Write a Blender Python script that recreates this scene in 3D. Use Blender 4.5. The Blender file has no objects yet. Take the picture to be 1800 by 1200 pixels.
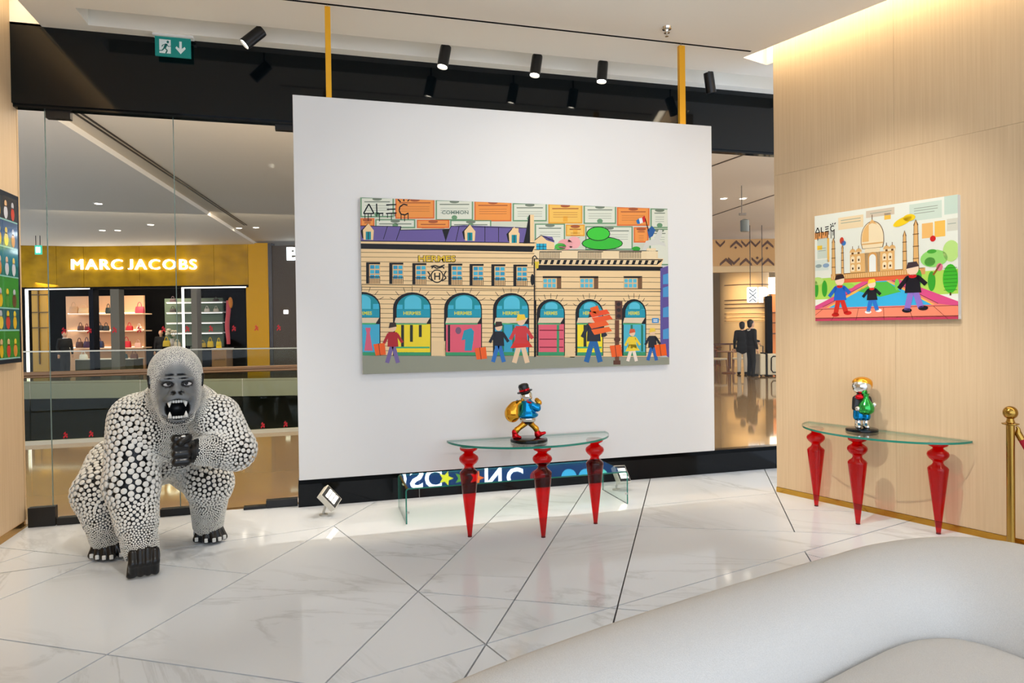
import bpy, bmesh, math, random
import numpy as np
from mathutils import Vector, Matrix
from mathutils.geometry import tessellate_polygon

# ------------------------------------------------------------------ camera
SC = bpy.context.scene
COL = SC.collection
YAW, PITCH, ROLL = 0.276763, -0.011502, -0.013834
FPX, CX, CY, EYE = 1200.0, 900.0, 585.3, 1.7
f0 = Vector((math.sin(YAW), math.cos(YAW), 0)); r0 = Vector((math.cos(YAW), -math.sin(YAW), 0)); UP = Vector((0, 0, 1))
_f = f0 * math.cos(PITCH) + UP * math.sin(PITCH); _u = UP * math.cos(PITCH) - f0 * math.sin(PITCH)
_r = r0 * math.cos(ROLL) + _u * math.sin(ROLL); _u2 = _u * math.cos(ROLL) - r0 * math.sin(ROLL)
CAM = Vector((0, 0, EYE))
cd = bpy.data.cameras.new('camera'); cam = bpy.data.objects.new('camera', cd); COL.objects.link(cam)
cd.sensor_width = 36.0; cd.lens = FPX / 1800 * 36; cd.shift_y = (CY - 600) / 1800; cd.clip_end = 200
m = Matrix((_r, _u2, -_f)).transposed().to_4x4(); m.translation = CAM
cam.matrix_world = m
SC.camera = cam

# ------------------------------------------------------------------ world, light, exposure
w = bpy.data.worlds.new('world'); SC.world = w; w.use_nodes = True
w.node_tree.nodes['Background'].inputs[0].default_value = (0.84, 0.97, 1.17, 1)
w.node_tree.nodes['Background'].inputs[1].default_value = 1.3
vs = SC.view_settings
vs.view_transform = 'Standard'; vs.look = 'None'; vs.gamma = 1.0; vs.use_curve_mapping = False; vs.exposure = 0.63
SC.cycles.use_denoising = True
SC.cycles.max_bounces = 7; SC.cycles.diffuse_bounces = 3; SC.cycles.glossy_bounces = 3; SC.cycles.transmission_bounces = 3; SC.cycles.use_adaptive_sampling = True; SC.cycles.adaptive_threshold = .06; SC.cycles.transparent_max_bounces = 20; SC.cycles.sample_clamp_indirect = 6.0

def lamp(name, kind, loc, aim, power, color=(1, .9, .76), size=.1, angle=60, blend=.6, size_y=None):
    d = bpy.data.lights.new(name, kind); d.energy = power; d.color = color
    if kind == 'AREA':
        d.size = size
        if size_y: d.shape = 'RECTANGLE'; d.size_y = size_y
    elif kind == 'SPOT':
        d.spot_size = math.radians(angle); d.spot_blend = blend; d.shadow_soft_size = size
    else: d.shadow_soft_size = size
    o = bpy.data.objects.new(name, d); COL.objects.link(o); o.location = loc
    o.rotation_euler = (Vector(aim) - Vector(loc)).to_track_quat('-Z', 'Y').to_euler()
    return o

WARM = (1, .86, .68); NEUT = (1, .96, .90)
# spots on the room's own track, aimed at the exhibits
SPOTS = [((1.3, 3.0, 4.2), (1.3, 5.7, 2.2), 36, 70, 'the left half of the wide painting'), ((2.7, 3.0, 4.2), (2.5, 5.7, 2.4), 52, 70, 'the right half of the wide painting'),
         ((2.75, 3.4, 4.2), (4.68, 4.85, 2.1), 110, 54, 'the small painting'), ((1.4, 3.75, 4.2), (4.5, 4.75, .75), 240, 40, 'the console against the veneered wall'),
         ((-.6, 3.0, 4.2), (-1.15, 5.3, .9), 110, 50, 'the gorilla statue')]
# mall
lamp('mall_light', 'AREA', (-3.5, 9.6, 4.8), (-3.5, 9.6, 0), 115, WARM, 5, size_y=3)
lamp('mall_light', 'AREA', (9.5, 9.5, 4.8), (9.0, 9.8, 0), 220, WARM, 3, size_y=3)
lamp('mall_light', 'AREA', (-3.5, 20, 4.8), (-3.5, 22, 0), 500, WARM, 7, size_y=5)
lamp('mall_light', 'AREA', (13.2, 14, 4.8), (12.6, 17, 0), 260, WARM, 5, size_y=5)

lamp('mall_ceiling_fill', 'AREA', (1.0, 7.15, 3.78), (1.0, 9.5, 4.9), 240, WARM, 7, size_y=.12)      # added fill lamp, hidden behind the bulkhead, brightens the mall ceiling

# ------------------------------------------------------------------ helpers
def S(r, g=None, b=None):
    if g is None: r, g, b = r
    f = lambda c: (c / 255) / 12.92 if c <= 10.3 else (((c / 255) + .055) / 1.055) ** 2.4
    return (f(r), f(g), f(b), 1)
def ray(x, y): return _r * ((x - CX) / FPX) - _u2 * ((y - CY) / FPX) + _f
def atz(x, y, z=0.0): d = ray(x, y); return CAM + d * ((z - EYE) / d.z)
def aty(x, y, Y): d = ray(x, y); return CAM + d * (Y / d.y)
def atx(x, y, X): d = ray(x, y); return CAM + d * (X / d.x)
def att(x, y, t): return CAM + ray(x, y) * t
def atp(x, y, p, n): d = ray(x, y); return CAM + d * ((Vector(p) - CAM).dot(n) / d.dot(n))
def V(*a): return Vector(a)

class MB:
    def __init__(s): s.v = []; s.f = []; s.m = []; s.c = []; s.hascol = False
    def add(s, vs_, fs, mi=0, col=None):
        o = len(s.v); s.v += [tuple(p) for p in vs_]
        for f in fs:
            s.f.append([i + o for i in f]); s.m.append(mi); s.c.append(col)
        if col: s.hascol = True
        return s
    def box(s, c, d, rot=None, mi=0, col=None):
        c = Vector(c); hx, hy, hz = d[0] / 2, d[1] / 2, d[2] / 2
        P = [Vector((x, y, z)) for x in (-hx, hx) for y in (-hy, hy) for z in (-hz, hz)]
        if rot is not None: P = [rot @ p for p in P]
        return s.add([c + p for p in P], [(0, 1, 3, 2), (4, 6, 7, 5), (0, 4, 5, 1), (2, 3, 7, 6), (0, 2, 6, 4), (1, 5, 7, 3)], mi, col)
    def span(s, a, b, mi=0, col=None):
        return s.box([(a[i] + b[i]) / 2 for i in range(3)], [abs(b[i] - a[i]) for i in range(3)], None, mi, col)
    def fbox(s, x0, y0, x1, y1, t, dt, mi=0, col=None):
        """box facing the mall axis: its front spans the given frontage at distance t"""
        c = att((x0 + x1) / 2, (y0 + y1) / 2, t); wd = abs(x1 - x0) / FPX * t; h = abs(y1 - y0) / FPX * t
        rot = Matrix((r0, f0, UP)).transposed()
        return s.box(c + f0 * (dt / 2), (wd, dt, h), rot, mi, col)
    def ring(s, pts_list, close=False, caps=True, mi=0):
        n = len(pts_list[0]); vs_ = [p for r in pts_list for p in r]; fs = []
        k = len(pts_list)
        for i in range(k if close else k - 1):
            for j in range(n):
                a = i * n + j; b = i * n + (j + 1) % n; c = ((i + 1) % k) * n + (j + 1) % n; d = ((i + 1) % k) * n + j
                fs.append((a, b, c, d))
        if caps and not close: fs.append(tuple(range(n - 1, -1, -1))); fs.append(tuple((k - 1) * n + j for j in range(n)))
        return s.add(vs_, fs, mi)
    def tube(s, pts, r, n=10, close=False, mi=0):
        pts = [Vector(p) for p in pts]; k = len(pts); rs = r if isinstance(r, (list, tuple)) else [r] * k; out = []
        ref = None
        for i, p in enumerate(pts):
            a = pts[i - 1] if (i > 0 or close) else p; b = pts[(i + 1) % k] if (i < k - 1 or close) else p
            d = (b - a).normalized()
            if ref is None: ref = d.orthogonal().normalized()
            ref = (ref - d * ref.dot(d)).normalized(); q = d.cross(ref)
            out.append([p + (ref * math.cos(2 * math.pi * j / n) + q * math.sin(2 * math.pi * j / n)) * rs[i] for j in range(n)])
        return s.ring(out, close, True, mi)
    def lathe(s, prof, c=(0, 0, 0), n=24, rot=None, mi=0):
        c = Vector(c); out = []
        for r, z in prof:
            P = [Vector((max(r, 1e-4) * math.cos(2 * math.pi * j / n), max(r, 1e-4) * math.sin(2 * math.pi * j / n), z)) for j in range(n)]
            if rot is not None: P = [rot @ p for p in P]
            out.append([c + p for p in P])
        return s.ring(out, False, True, mi)
    def ell(s, c, rad, n=16, k=10, rot=None, mi=0):
        c = Vector(c); out = []
        for i in range(k + 1):
            th = math.pi * i / k; rr = max(math.sin(th), 1e-3); z = -math.cos(th)
            P = [Vector((rr * math.cos(2 * math.pi * j / n) * rad[0], rr * math.sin(2 * math.pi * j / n) * rad[1], z * rad[2])) for j in range(n)]
            if rot is not None: P = [rot @ p for p in P]
            out.append([c + p for p in P])
        return s.ring(out, False, True, mi)
    def prism(s, poly, axis, mi=0, mi_side=None):
        """closed solid from a planar polygon pushed along a vector"""
        poly = [Vector(p) for p in poly]; ax = Vector(axis); n = len(poly)
        tri = tessellate_polygon([poly]); o = [p + ax for p in poly]
        nrm = Vector((0, 0, 0))
        for i in range(n): nrm += poly[i].cross(poly[(i + 1) % n])
        tris = []
        for t in tri:
            q = (poly[t[1]] - poly[t[0]]).cross(poly[t[2]] - poly[t[0]])
            tris.append(t if q.dot(ax) > 0 else (t[2], t[1], t[0]))
        s.add(poly, [(t[2], t[1], t[0]) for t in tris], mi)
        s.add(o, tris, mi)
        flip = nrm.dot(ax) < 0; fs = []
        for i in range(n):
            j = (i + 1) % n; q = (i, j, n + j, n + i); fs.append(q[::-1] if flip else q)
        return s.add(poly + o, fs, mi if mi_side is None else mi_side)
    def build(s, name, mats, parent=None, smooth=False, angle=40):
        me = bpy.data.meshes.new(name); me.from_pydata(s.v, [], s.f)
        mats = mats if isinstance(mats, (list, tuple)) else [mats]
        for mm in mats: me.materials.append(mm)
        me.polygons.foreach_set('material_index', s.m)
        if s.hascol:
            a = me.color_attributes.new('Col', 'FLOAT_COLOR', 'CORNER'); buf = []
            for f, c in zip(s.f, s.c): buf += list(c or (1, 1, 1, 1)) * len(f)
            a.data.foreach_set('color', buf)
        if smooth:
            me.polygons.foreach_set('use_smooth', [True] * len(me.polygons))
            if angle < 180:
                try: me.set_sharp_from_angle(angle=math.radians(angle))
                except Exception: pass
        me.update()
        o = bpy.data.objects.new(name, me); COL.objects.link(o)
        if parent is not None: o.parent = parent; o.matrix_parent_inverse = parent_inv(parent)
        return o
def parent_inv(p): return WM[p.name].inverted() if p.name in WM else Matrix()
WM = {}
def tag(o, label=None, cat=None, group=None, kind=None):
    if label: o['label'] = label
    if cat: o['category'] = cat
    if group: o['group'] = group
    if kind: o['kind'] = kind
    return o
def thing(name, label, cat, loc=(0, 0, 0), rz=0.0, group=None):
    """Empty at the thing's base; its parts are given in local coordinates"""
    o = bpy.data.objects.new(name, None); COL.objects.link(o); o.empty_display_size = .1
    o.location = loc; o.rotation_euler = (0, 0, rz)
    return tag(o, label, cat, group)
def wthing(name, label, cat, loc, group=None):
    """the same, but its parts are given in world coordinates"""
    o = thing(name, label, cat, loc, 0, group); WM[o.name] = Matrix.Translation(Vector(loc)); return o
def copy_tree(o, parent=None, label=None):
    c = o.copy(); COL.objects.link(c); c.parent = parent
    if label: c['label'] = label
    for ch in o.children: copy_tree(ch, c)
    return c
def bevel(o, wdt=.005, seg=2):
    md = o.modifiers.new('bevel', 'BEVEL'); md.width = wdt; md.segments = seg; md.limit_method = 'ANGLE'; return o

# ------------------------------------------------------------------ materials
MATS = {}
def mat(name, col, rough=.5, metal=0., spec=.5, emit=None, es=1., coat=0., trans=0., ior=1.45, alpha=1., noise=None, bump=0., vcol=False):
    if name in MATS: return MATS[name]
    mt = bpy.data.materials.new(name); mt.use_nodes = True; nt = mt.node_tree; b = nt.nodes['Principled BSDF']
    b.inputs['Base Color'].default_value = col; b.inputs['Roughness'].default_value = rough; b.inputs['Metallic'].default_value = metal
    b.inputs['Specular IOR Level'].default_value = spec; b.inputs['IOR'].default_value = ior
    b.inputs['Coat Weight'].default_value = coat; b.inputs['Coat Roughness'].default_value = .04
    b.inputs['Transmission Weight'].default_value = trans; b.inputs['Alpha'].default_value = alpha
    if emit: b.inputs['Emission Color'].default_value = emit; b.inputs['Emission Strength'].default_value = es
    if noise:   # (scale vec, second colour, detail)
        tc = nt.nodes.new('ShaderNodeTexCoord'); mp = nt.nodes.new('ShaderNodeMapping'); mp.inputs['Scale'].default_value = noise[0]
        nz = nt.nodes.new('ShaderNodeTexNoise'); nz.inputs['Scale'].default_value = 1.0; nz.inputs['Detail'].default_value = noise[2]
        rp = nt.nodes.new('ShaderNodeValToRGB'); rp.color_ramp.elements[0].position = .3; rp.color_ramp.elements[1].position = .7
        rp.color_ramp.elements[0].color = noise[1]; rp.color_ramp.elements[1].color = col
        nt.links.new(tc.outputs['Object'], mp.inputs['Vector']); nt.links.new(mp.outputs[0], nz.inputs['Vector'])
        nt.links.new(nz.outputs['Fac'], rp.inputs[0]); nt.links.new(rp.outputs[0], b.inputs['Base Color'])
        if bump:
            bp = nt.nodes.new('ShaderNodeBump'); bp.inputs['Strength'].default_value = bump; bp.inputs['Distance'].default_value = .01
            nt.links.new(nz.outputs['Fac'], bp.inputs['Height']); nt.links.new(bp.outputs[0], b.inputs['Normal'])
    if vcol:
        at = nt.nodes.new('ShaderNodeAttribute'); at.attribute_name = 'Col'; nt.links.new(at.outputs['Color'], b.inputs['Base Color'])
    MATS[name] = mt; return mt
def thin_glass(name, tint=(1, 1, 1, 1), ior=1.45, gl=(1, 1, 1, 1), rough=0.0, boost=1.0):
    mt = bpy.data.materials.new(name); mt.use_nodes = True; nt = mt.node_tree; nt.nodes.remove(nt.nodes['Principled BSDF'])
    tr = nt.nodes.new('ShaderNodeBsdfTransparent'); tr.inputs[0].default_value = tint
    g = nt.nodes.new('ShaderNodeBsdfGlossy'); g.inputs[0].default_value = gl; g.inputs['Roughness'].default_value = rough
    lw = nt.nodes.new('ShaderNodeLayerWeight'); lw.inputs['Blend'].default_value = .5     # Schlick reflectance, the same from either side
    pw = nt.nodes.new('ShaderNodeMath'); pw.operation = 'POWER'; pw.inputs[1].default_value = 5; nt.links.new(lw.outputs['Facing'], pw.inputs[0])
    F0 = min(.9, ((ior - 1) / (ior + 1)) ** 2 * boost)
    ml = nt.nodes.new('ShaderNodeMath'); ml.operation = 'MULTIPLY_ADD'; ml.inputs[1].default_value = 1 - F0; ml.inputs[2].default_value = F0
    nt.links.new(pw.outputs[0], ml.inputs[0])
    mx = nt.nodes.new('ShaderNodeMixShader'); nt.links.new(ml.outputs[0], mx.inputs[0]); nt.links.new(tr.outputs[0], mx.inputs[1]); nt.links.new(g.outputs[0], mx.inputs[2])
    nt.links.new(mx.outputs[0], nt.nodes['Material Output'].inputs[0])
    return mt
def veneer():
    mt = mat('veneer', S(206, 172, 128), .5); nt = mt.node_tree; b = nt.nodes['Principled BSDF']
    tc = nt.nodes.new('ShaderNodeTexCoord'); mp = nt.nodes.new('ShaderNodeMapping'); mp.inputs['Scale'].default_value = (42, 42, .9)
    oi = nt.nodes.new('ShaderNodeObjectInfo'); ad = nt.nodes.new('ShaderNodeVectorMath'); ad.operation = 'ADD'
    nz = nt.nodes.new('ShaderNodeTexNoise'); nz.inputs['Scale'].default_value = 1.6; nz.inputs['Detail'].default_value = 7; nz.inputs['Distortion'].default_value = .35
    rp = nt.nodes.new('ShaderNodeValToRGB'); rp.color_ramp.elements[0].position = .32; rp.color_ramp.elements[1].position = .72
    rp.color_ramp.elements[0].color = S(206, 176, 138); rp.color_ramp.elements[1].color = S(215, 187, 149)
    sc = nt.nodes.new('ShaderNodeVectorMath'); sc.operation = 'SCALE'; sc.inputs[0].default_value = (31, 17, 9); nt.links.new(oi.outputs['Random'], sc.inputs['Scale'])
    nt.links.new(tc.outputs['Object'], ad.inputs[0]); nt.links.new(sc.outputs[0], ad.inputs[1])
    nt.links.new(ad.outputs[0], mp.inputs['Vector']); nt.links.new(mp.outputs[0], nz.inputs['Vector'])
    nt.links.new(nz.outputs['Fac'], rp.inputs[0]); nt.links.new(rp.outputs[0], b.inputs['Base Color']); return mt
def marble():
    mt = mat('marble', S(226, 224, 219), .07, spec=.55); nt = mt.node_tree; b = nt.nodes['Principled BSDF']
    N = nt.nodes.new; L = nt.links.new
    tc = N('ShaderNodeTexCoord'); oi = N('ShaderNodeObjectInfo'); sc = N('ShaderNodeVectorMath'); sc.operation = 'SCALE'; sc.inputs[0].default_value = (13, 29, 5); L(oi.outputs['Random'], sc.inputs['Scale'])
    ad = N('ShaderNodeVectorMath'); ad.operation = 'ADD'; L(tc.outputs['Object'], ad.inputs[0]); L(sc.outputs[0], ad.inputs[1])
    vr = N('ShaderNodeVectorRotate'); vr.rotation_type = 'Z_AXIS'; an = N('ShaderNodeMath'); an.operation = 'MULTIPLY'; an.inputs[1].default_value = 1.6
    L(oi.outputs['Random'], an.inputs[0]); L(an.outputs[0], vr.inputs['Angle']); L(ad.outputs[0], vr.inputs['Vector'])
    mp = N('ShaderNodeMapping'); mp.inputs['Scale'].default_value = (.55, 1.5, 1); L(vr.outputs[0], mp.inputs['Vector'])
    n1 = N('ShaderNodeTexNoise'); n1.inputs['Scale'].default_value = .9; n1.inputs['Detail'].default_value = 9; n1.inputs['Roughness'].default_value = .62; n1.inputs['Distortion'].default_value = 1.1
    L(mp.outputs[0], n1.inputs['Vector'])
    s1 = N('ShaderNodeMath'); s1.operation = 'SUBTRACT'; s1.inputs[1].default_value = .5; L(n1.outputs['Fac'], s1.inputs[0])
    ab = N('ShaderNodeMath'); ab.operation = 'ABSOLUTE'; L(s1.outputs[0], ab.inputs[0])
    r1 = N('ShaderNodeValToRGB'); e = r1.color_ramp.elements; e[0].position = 0; e[0].color = (.80, .80, .79, 1); e[1].position = .03; e[1].color = (1, 1, 1, 1)
    L(ab.outputs[0], r1.inputs[0])
    n2 = N('ShaderNodeTexNoise'); n2.inputs['Scale'].default_value = .7; n2.inputs['Detail'].default_value = 4; L(mp.outputs[0], n2.inputs['Vector'])
    r2 = N('ShaderNodeValToRGB'); e = r2.color_ramp.elements; e[0].position = .42; e[0].color = (0, 0, 0, 1); e[1].position = .62; e[1].color = (1, 1, 1, 1); L(n2.outputs['Fac'], r2.inputs[0])
    mx = N('ShaderNodeMix'); mx.data_type = 'RGBA'; mx.blend_type = 'MULTIPLY'
    L(r2.outputs[0], mx.inputs[0]); mx.inputs[6].default_value = S(226, 230, 234); L(r1.outputs[0], mx.inputs[7]); L(mx.outputs[2], b.inputs['Base Color'])
    return mt
VEN = veneer(); MARBLE = marble()
WHITE = mat('white_paint', S(232, 229, 224), .6)
CEIL = mat('ceiling_paint', S(246, 240, 227), .7)
BLACKG = mat('black_gloss', S(9, 15, 18), .06, spec=.4)
BLACKP = mat('black_plinth', S(8, 9, 9), .12, spec=.2)
BLACKM = mat('black_metal', S(16, 16, 17), .35)
GOLDM = mat('brushed_brass', S(196, 148, 62), .22, 1.)
BRASS = mat('polished_brass', S(176, 138, 66), .15, 1.)
YBAR = mat('yellow_brass', S(248, 182, 44), .3, .4)
JOINT = mat('dark_joint', S(52, 45, 37), .6)
GLASS = thin_glass('facade_glass', (.985, .985, .975, 1), boost=.1)
TGLASS = thin_glass('table_glass', (.93, .975, .955, 1))
BENCHG = thin_glass('bench_glass', (.90, .955, .94, 1), boost=1.3)
EDGE = mat('green_glass_edge', S(38, 132, 112), .1, spec=.6, trans=.1)
REDG = thin_glass('red_glass', (.80, .006, .012, 1), gl=(1, .9, .9, 1), boost=1.0)
REDD = mat('red_lacquer_glass', S(196, 16, 28), .08, spec=.6, coat=.6)
PRINT = mat('resin_print', (1, 1, 1, 1), .15, spec=.18, vcol=True)
PRINTM = mat('matte_print', (1, 1, 1, 1), .5, vcol=True)
CHROME = mat('chrome', S(225, 225, 222), .07, 1.)
LEDW = mat('led_white', (1, 1, 1, 1), emit=(1, .97, .92, 1), es=1.5)
LEDWARM = mat('led_warm', (1, 1, 1, 1), emit=(1, .82, .58, 1), es=1.8)

# ------------------------------------------------------------------ implicit surfaces (for bodies)
def surface(prims, res, pad=.05):
    """prims: ('cap',a,b,ra,rb,k) / ('ell',c,(rx,ry,rz),rot,k) / ('sub',c,(rx,ry,rz),rot,k) -> verts, quads"""
    lo = np.array([1e9] * 3); hi = -lo
    for p in prims:
        if p[0] == 'cap':
            for q, r in ((p[1], p[3]), (p[2], p[4])): lo = np.minimum(lo, np.array(q) - r); hi = np.maximum(hi, np.array(q) + r)
        elif p[0] == 'ell': lo = np.minimum(lo, np.array(p[1]) - max(p[2])); hi = np.maximum(hi, np.array(p[1]) + max(p[2]))
    lo -= pad; hi += pad; n = np.ceil((hi - lo) / res).astype(int) + 1
    D = np.full(n, 1.0, np.float32)
    for p in prims:
        if p[0] == 'cap': r = max(p[3], p[4]); a = np.minimum(p[1], p[2]) - r; b = np.maximum(p[1], p[2]) + r
        else: r = max(p[2]); a = np.array(p[1]) - r; b = np.array(p[1]) + r
        k = p[-1]; ma = .06 + k
        i0 = np.clip(np.floor((a - ma - lo) / res).astype(int), 0, n); i1 = np.clip(np.ceil((b + ma - lo) / res).astype(int) + 1, 0, n)
        if (i1 <= i0).any(): continue
        g = [np.arange(i0[q], i1[q]) * res + lo[q] for q in range(3)]
        X, Y, Z = np.meshgrid(*g, indexing='ij'); P = np.stack([X, Y, Z], -1).astype(np.float32)
        if p[0] == 'cap':
            A = np.array(p[1], np.float32); B = np.array(p[2], np.float32); ab = B - A
            h = np.clip(((P - A) @ ab) / max(ab @ ab, 1e-9), 0, 1)
            d = np.linalg.norm(P - A - h[..., None] * ab, axis=-1) - (p[3] + (p[4] - p[3]) * h)
        else:
            q = P - np.array(p[1], np.float32)
            if p[3] is not None: q = q @ np.array(p[3], np.float32)
            R = np.array(p[2], np.float32); k0 = np.linalg.norm(q / R, axis=-1); k1 = np.linalg.norm(q / (R * R), axis=-1)
            d = k0 * (k0 - 1) / np.maximum(k1, 1e-6)
        sl = tuple(slice(i0[q], i1[q]) for q in range(3)); cur = D[sl]
        if p[0] == 'sub':
            d2 = -d; h = np.maximum(k - np.abs(cur - d2), 0) / max(k, 1e-6); D[sl] = np.maximum(cur, d2) + h * h * k / 4
        else:
            h = np.maximum(k - np.abs(cur - d), 0) / max(k, 1e-6); D[sl] = np.minimum(cur, d) - h * h * k / 4
    I = D < 0; c = [s_ - 1 for s_ in n]
    sm = np.zeros(c + [3], np.float32); ct = np.zeros(c, np.int32)
    offs = [(a, b, e) for a in (0, 1) for b in (0, 1) for e in (0, 1)]
    for o1 in offs:
        for ax in range(3):
            if o1[ax]: continue
            o2 = list(o1); o2[ax] = 1
            s1 = tuple(slice(o1[q], o1[q] + c[q]) for q in range(3)); s2 = tuple(slice(o2[q], o2[q] + c[q]) for q in range(3))
            x = I[s1] != I[s2]; d1 = D[s1]; d2 = D[s2]; tt = np.where(x, d1 / np.where(x, d1 - d2, 1), 0)
            for q in range(3): sm[..., q] += x * (o1[q] + (tt if q == ax else 0))
            ct += x
    act = ct > 0; idx = -np.ones(c, np.int64); idx[act] = np.arange(act.sum())
    pos = np.argwhere(act) + sm[act] / ct[act][:, None]; verts = pos * res + lo
    F = []
    for ax in range(3):
        a1, a2 = (ax + 1) % 3, (ax + 2) % 3
        s1 = [slice(None)] * 3; s2 = [slice(None)] * 3; s1[ax] = slice(0, -1); s2[ax] = slice(1, None)
        e = np.argwhere(I[tuple(s1)] != I[tuple(s2)])
        e = e[(e[:, a1] > 0) & (e[:, a2] > 0) & (e[:, a1] < c[a1]) & (e[:, a2] < c[a2])]
        ins = I[tuple(e.T)]
        q = []
        for (u, v) in ((-1, -1), (0, -1), (0, 0), (-1, 0)):
            z = e.copy(); z[:, a1] += u; z[:, a2] += v; q.append(idx[tuple(z.T)])
        q = np.stack(q, 1); q[~ins] = q[~ins][:, ::-1]; F.append(q)
    F = np.concatenate(F); return verts, F
def sobj(name, prims, res, mats, parent, cols=None):
    v, f = surface(prims, res); b = MB(); b.v = [tuple(p) for p in v]; b.f = f.tolist(); b.m = [0] * len(b.f); b.c = [None] * len(b.f)
    o = b.build(name, mats, parent, True, 180)
    if cols is not None:
        a = o.data.color_attributes.new('Col', 'FLOAT_COLOR', 'POINT'); a.data.foreach_set('color', cols(v).astype(np.float32).ravel())
    return o, v, f
def cap(a, b, ra, rb, k=.02): return ('cap', tuple(a), tuple(b), ra, rb, k)
def ell(c, r, k=.02, rot=None): return ('ell', tuple(c), tuple(r), rot, k)

# ------------------------------------------------------------------ flat prints
def text_mesh(s, size, bold=0.0, xs=1.0):
    cu = bpy.data.curves.new('lettering', 'FONT'); cu.body = s; cu.size = size; cu.align_x = 'CENTER'; cu.align_y = 'CENTER'; cu.offset = bold; cu.resolution_u = 3
    o = bpy.data.objects.new('lettering', cu); me = bpy.data.meshes.new_from_object(o)
    vs_ = [(v.co.x * xs, v.co.y) for v in me.vertices]; fs = [tuple(p.vertices) for p in me.polygons]
    bpy.data.objects.remove(o); bpy.data.curves.remove(cu); bpy.data.meshes.remove(me); return vs_, fs
def text_solid(mb, s, c, ex, ez, width, height, depth, mi=0, bold=0.0):
    """raised letters: fitted to width x height around c on axes ex, ez, standing proud by depth"""
    vs_, fs = text_mesh(s, 1.0, bold)
    xs = [p[0] for p in vs_]; ys = [p[1] for p in vs_]; cx = (min(xs) + max(xs)) / 2; cy = (min(ys) + max(ys)) / 2
    sx = width / (max(xs) - min(xs)); sy = height / (max(ys) - min(ys)); nrm = ex.cross(ez)   # toward the viewer
    P = [c + ex * ((x - cx) * sx) + ez * ((y - cy) * sy) for x, y in vs_]; n = len(P)
    ed = {}
    for f in fs:
        for i in range(len(f)):
            e = (f[i], f[(i + 1) % len(f)]); ed[e] = 1
    bd = [e for e in ed if (e[1], e[0]) not in ed]
    mb.add(P + [p + nrm * depth for p in P], [tuple(i + n for i in f) for f in fs] + [tuple(reversed(f)) for f in fs] + [(a, b, b + n, a + n) for a, b in bd], mi)
class Print:
    """coloured flat shapes laid on a plane; each layer a fraction of a millimetre over the last"""
    def __init__(s, conv, nrm, step=.0004): s.mb = MB(); s.conv = conv; s.n = Vector(nrm); s.L = 0; s.step = step
    def P(s, x, y): return s.conv(x, y) + s.n * (s.L * s.step)
    def poly(s, pts, col):
        P = [s.P(*p) for p in pts]; tri = tessellate_polygon([P]); out = []
        for t in tri:
            q = (P[t[1]] - P[t[0]]).cross(P[t[2]] - P[t[0]]); out.append(t if q.dot(s.n) > 0 else (t[2], t[1], t[0]))
        s.mb.add(P, out, 0, S(*col)); return s
    def rect(s, x0, y0, x1, y1, col): return s.poly([(x0, y0), (x1, y0), (x1, y1), (x0, y1)], col)
    def ell(s, cx, cy, rx, ry, col, n=20, a=0):
        ca, sa = math.cos(a), math.sin(a)
        return s.poly([(cx + rx * math.cos(t) * ca - ry * math.sin(t) * sa, cy + rx * math.cos(t) * sa + ry * math.sin(t) * ca) for t in [2 * math.pi * i / n for i in range(n)]], col)
    def line(s, pts, wd, col):
        for (x0, y0), (x1, y1) in zip(pts[:-1], pts[1:]):
            l = math.hypot(x1 - x0, y1 - y0) or 1; nx, ny = -(y1 - y0) / l * wd / 2, (x1 - x0) / l * wd / 2
            s.poly([(x0 + nx, y0 + ny), (x1 + nx, y1 + ny), (x1 - nx, y1 - ny), (x0 - nx, y0 - ny)], col)
        return s
    def text(s, st, cx, cy, wd, h, col, bold=0.0, skew=0.0):
        vs_, fs = text_mesh(st, 1.0, bold); xs = [p[0] for p in vs_]; ys = [p[1] for p in vs_]
        mx, my = (min(xs) + max(xs)) / 2, (min(ys) + max(ys)) / 2; sx = wd / (max(xs) - min(xs)); sy = h / (max(ys) - min(ys))
        P = [s.P(cx + (x - mx) * sx, cy - (y - my) * sy + skew * (x - mx) * sx) for x, y in vs_]
        s.mb.add(P, fs, 0, S(*col)); return s
    def arch(s, x0, x1, top, spring, bot, col):
        cx, rx = (x0 + x1) / 2, (x1 - x0) / 2
        return s.poly([(x0, bot), (x0, spring)] + [(cx - rx * math.cos(t), spring - (spring - top) * math.sin(t)) for t in [math.pi * i / 12 for i in range(1, 12)]] + [(x1, spring), (x1, bot)], col)

# ================================================================== THE GALLERY SHELL
ZC = 4.321; YF = 6.77; XL = -2.48
WA = V(4.388, 5.829, 0); WD = V(.3063, -.9519, 0); WN = V(-.9519, -.3063, 0)      # right wall: end, direction, face normal
def onw(s_, o=0.0, z=0.0): return WA + WD * s_ + WN * o + UP * z

# floor: marble tiles cut by the joints seen in the room
fb = MB(); fb.prism([(XL - .05, -4, -.02), (7.6, -4, -.02), (5.2, 6.9, -.02), (XL - .05, 6.9, -.02)], (0, 0, -.1))
floor = tag(fb.build('floor', JOINT), 'glossy white marble gallery floor with dark angled joints', 'floor', kind='structure')
CUTS = [((100, 1200), (655, 885)), ((0, 1053), (345, 913)), ((572, 1200), (908, 868)), ((587, 924), (882, 1154)), ((855, 1131), (1030, 857)),
        ((855, 1131), (1620, 909)), ((1079, 1091), (1142, 845)), ((737, 1040), (1141, 1074)), ((0, 962), (435, 1008)), ((165, 984), (587, 924)), ((0, 1007), (165, 984)),
        ((187, 1150), (530, 1200)), ((994, 920), (1517, 939)), ((1344, 825), (1397, 935)), ((1130, 889), (1366, 866)), ((0, 989), (165, 934)), ((1417, 973), (1440, 1010)), ((1417, 973), (1560, 1012)), ((1619, 909), (1690, 944)), ((1377, 895), (1560, 901))]
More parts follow.
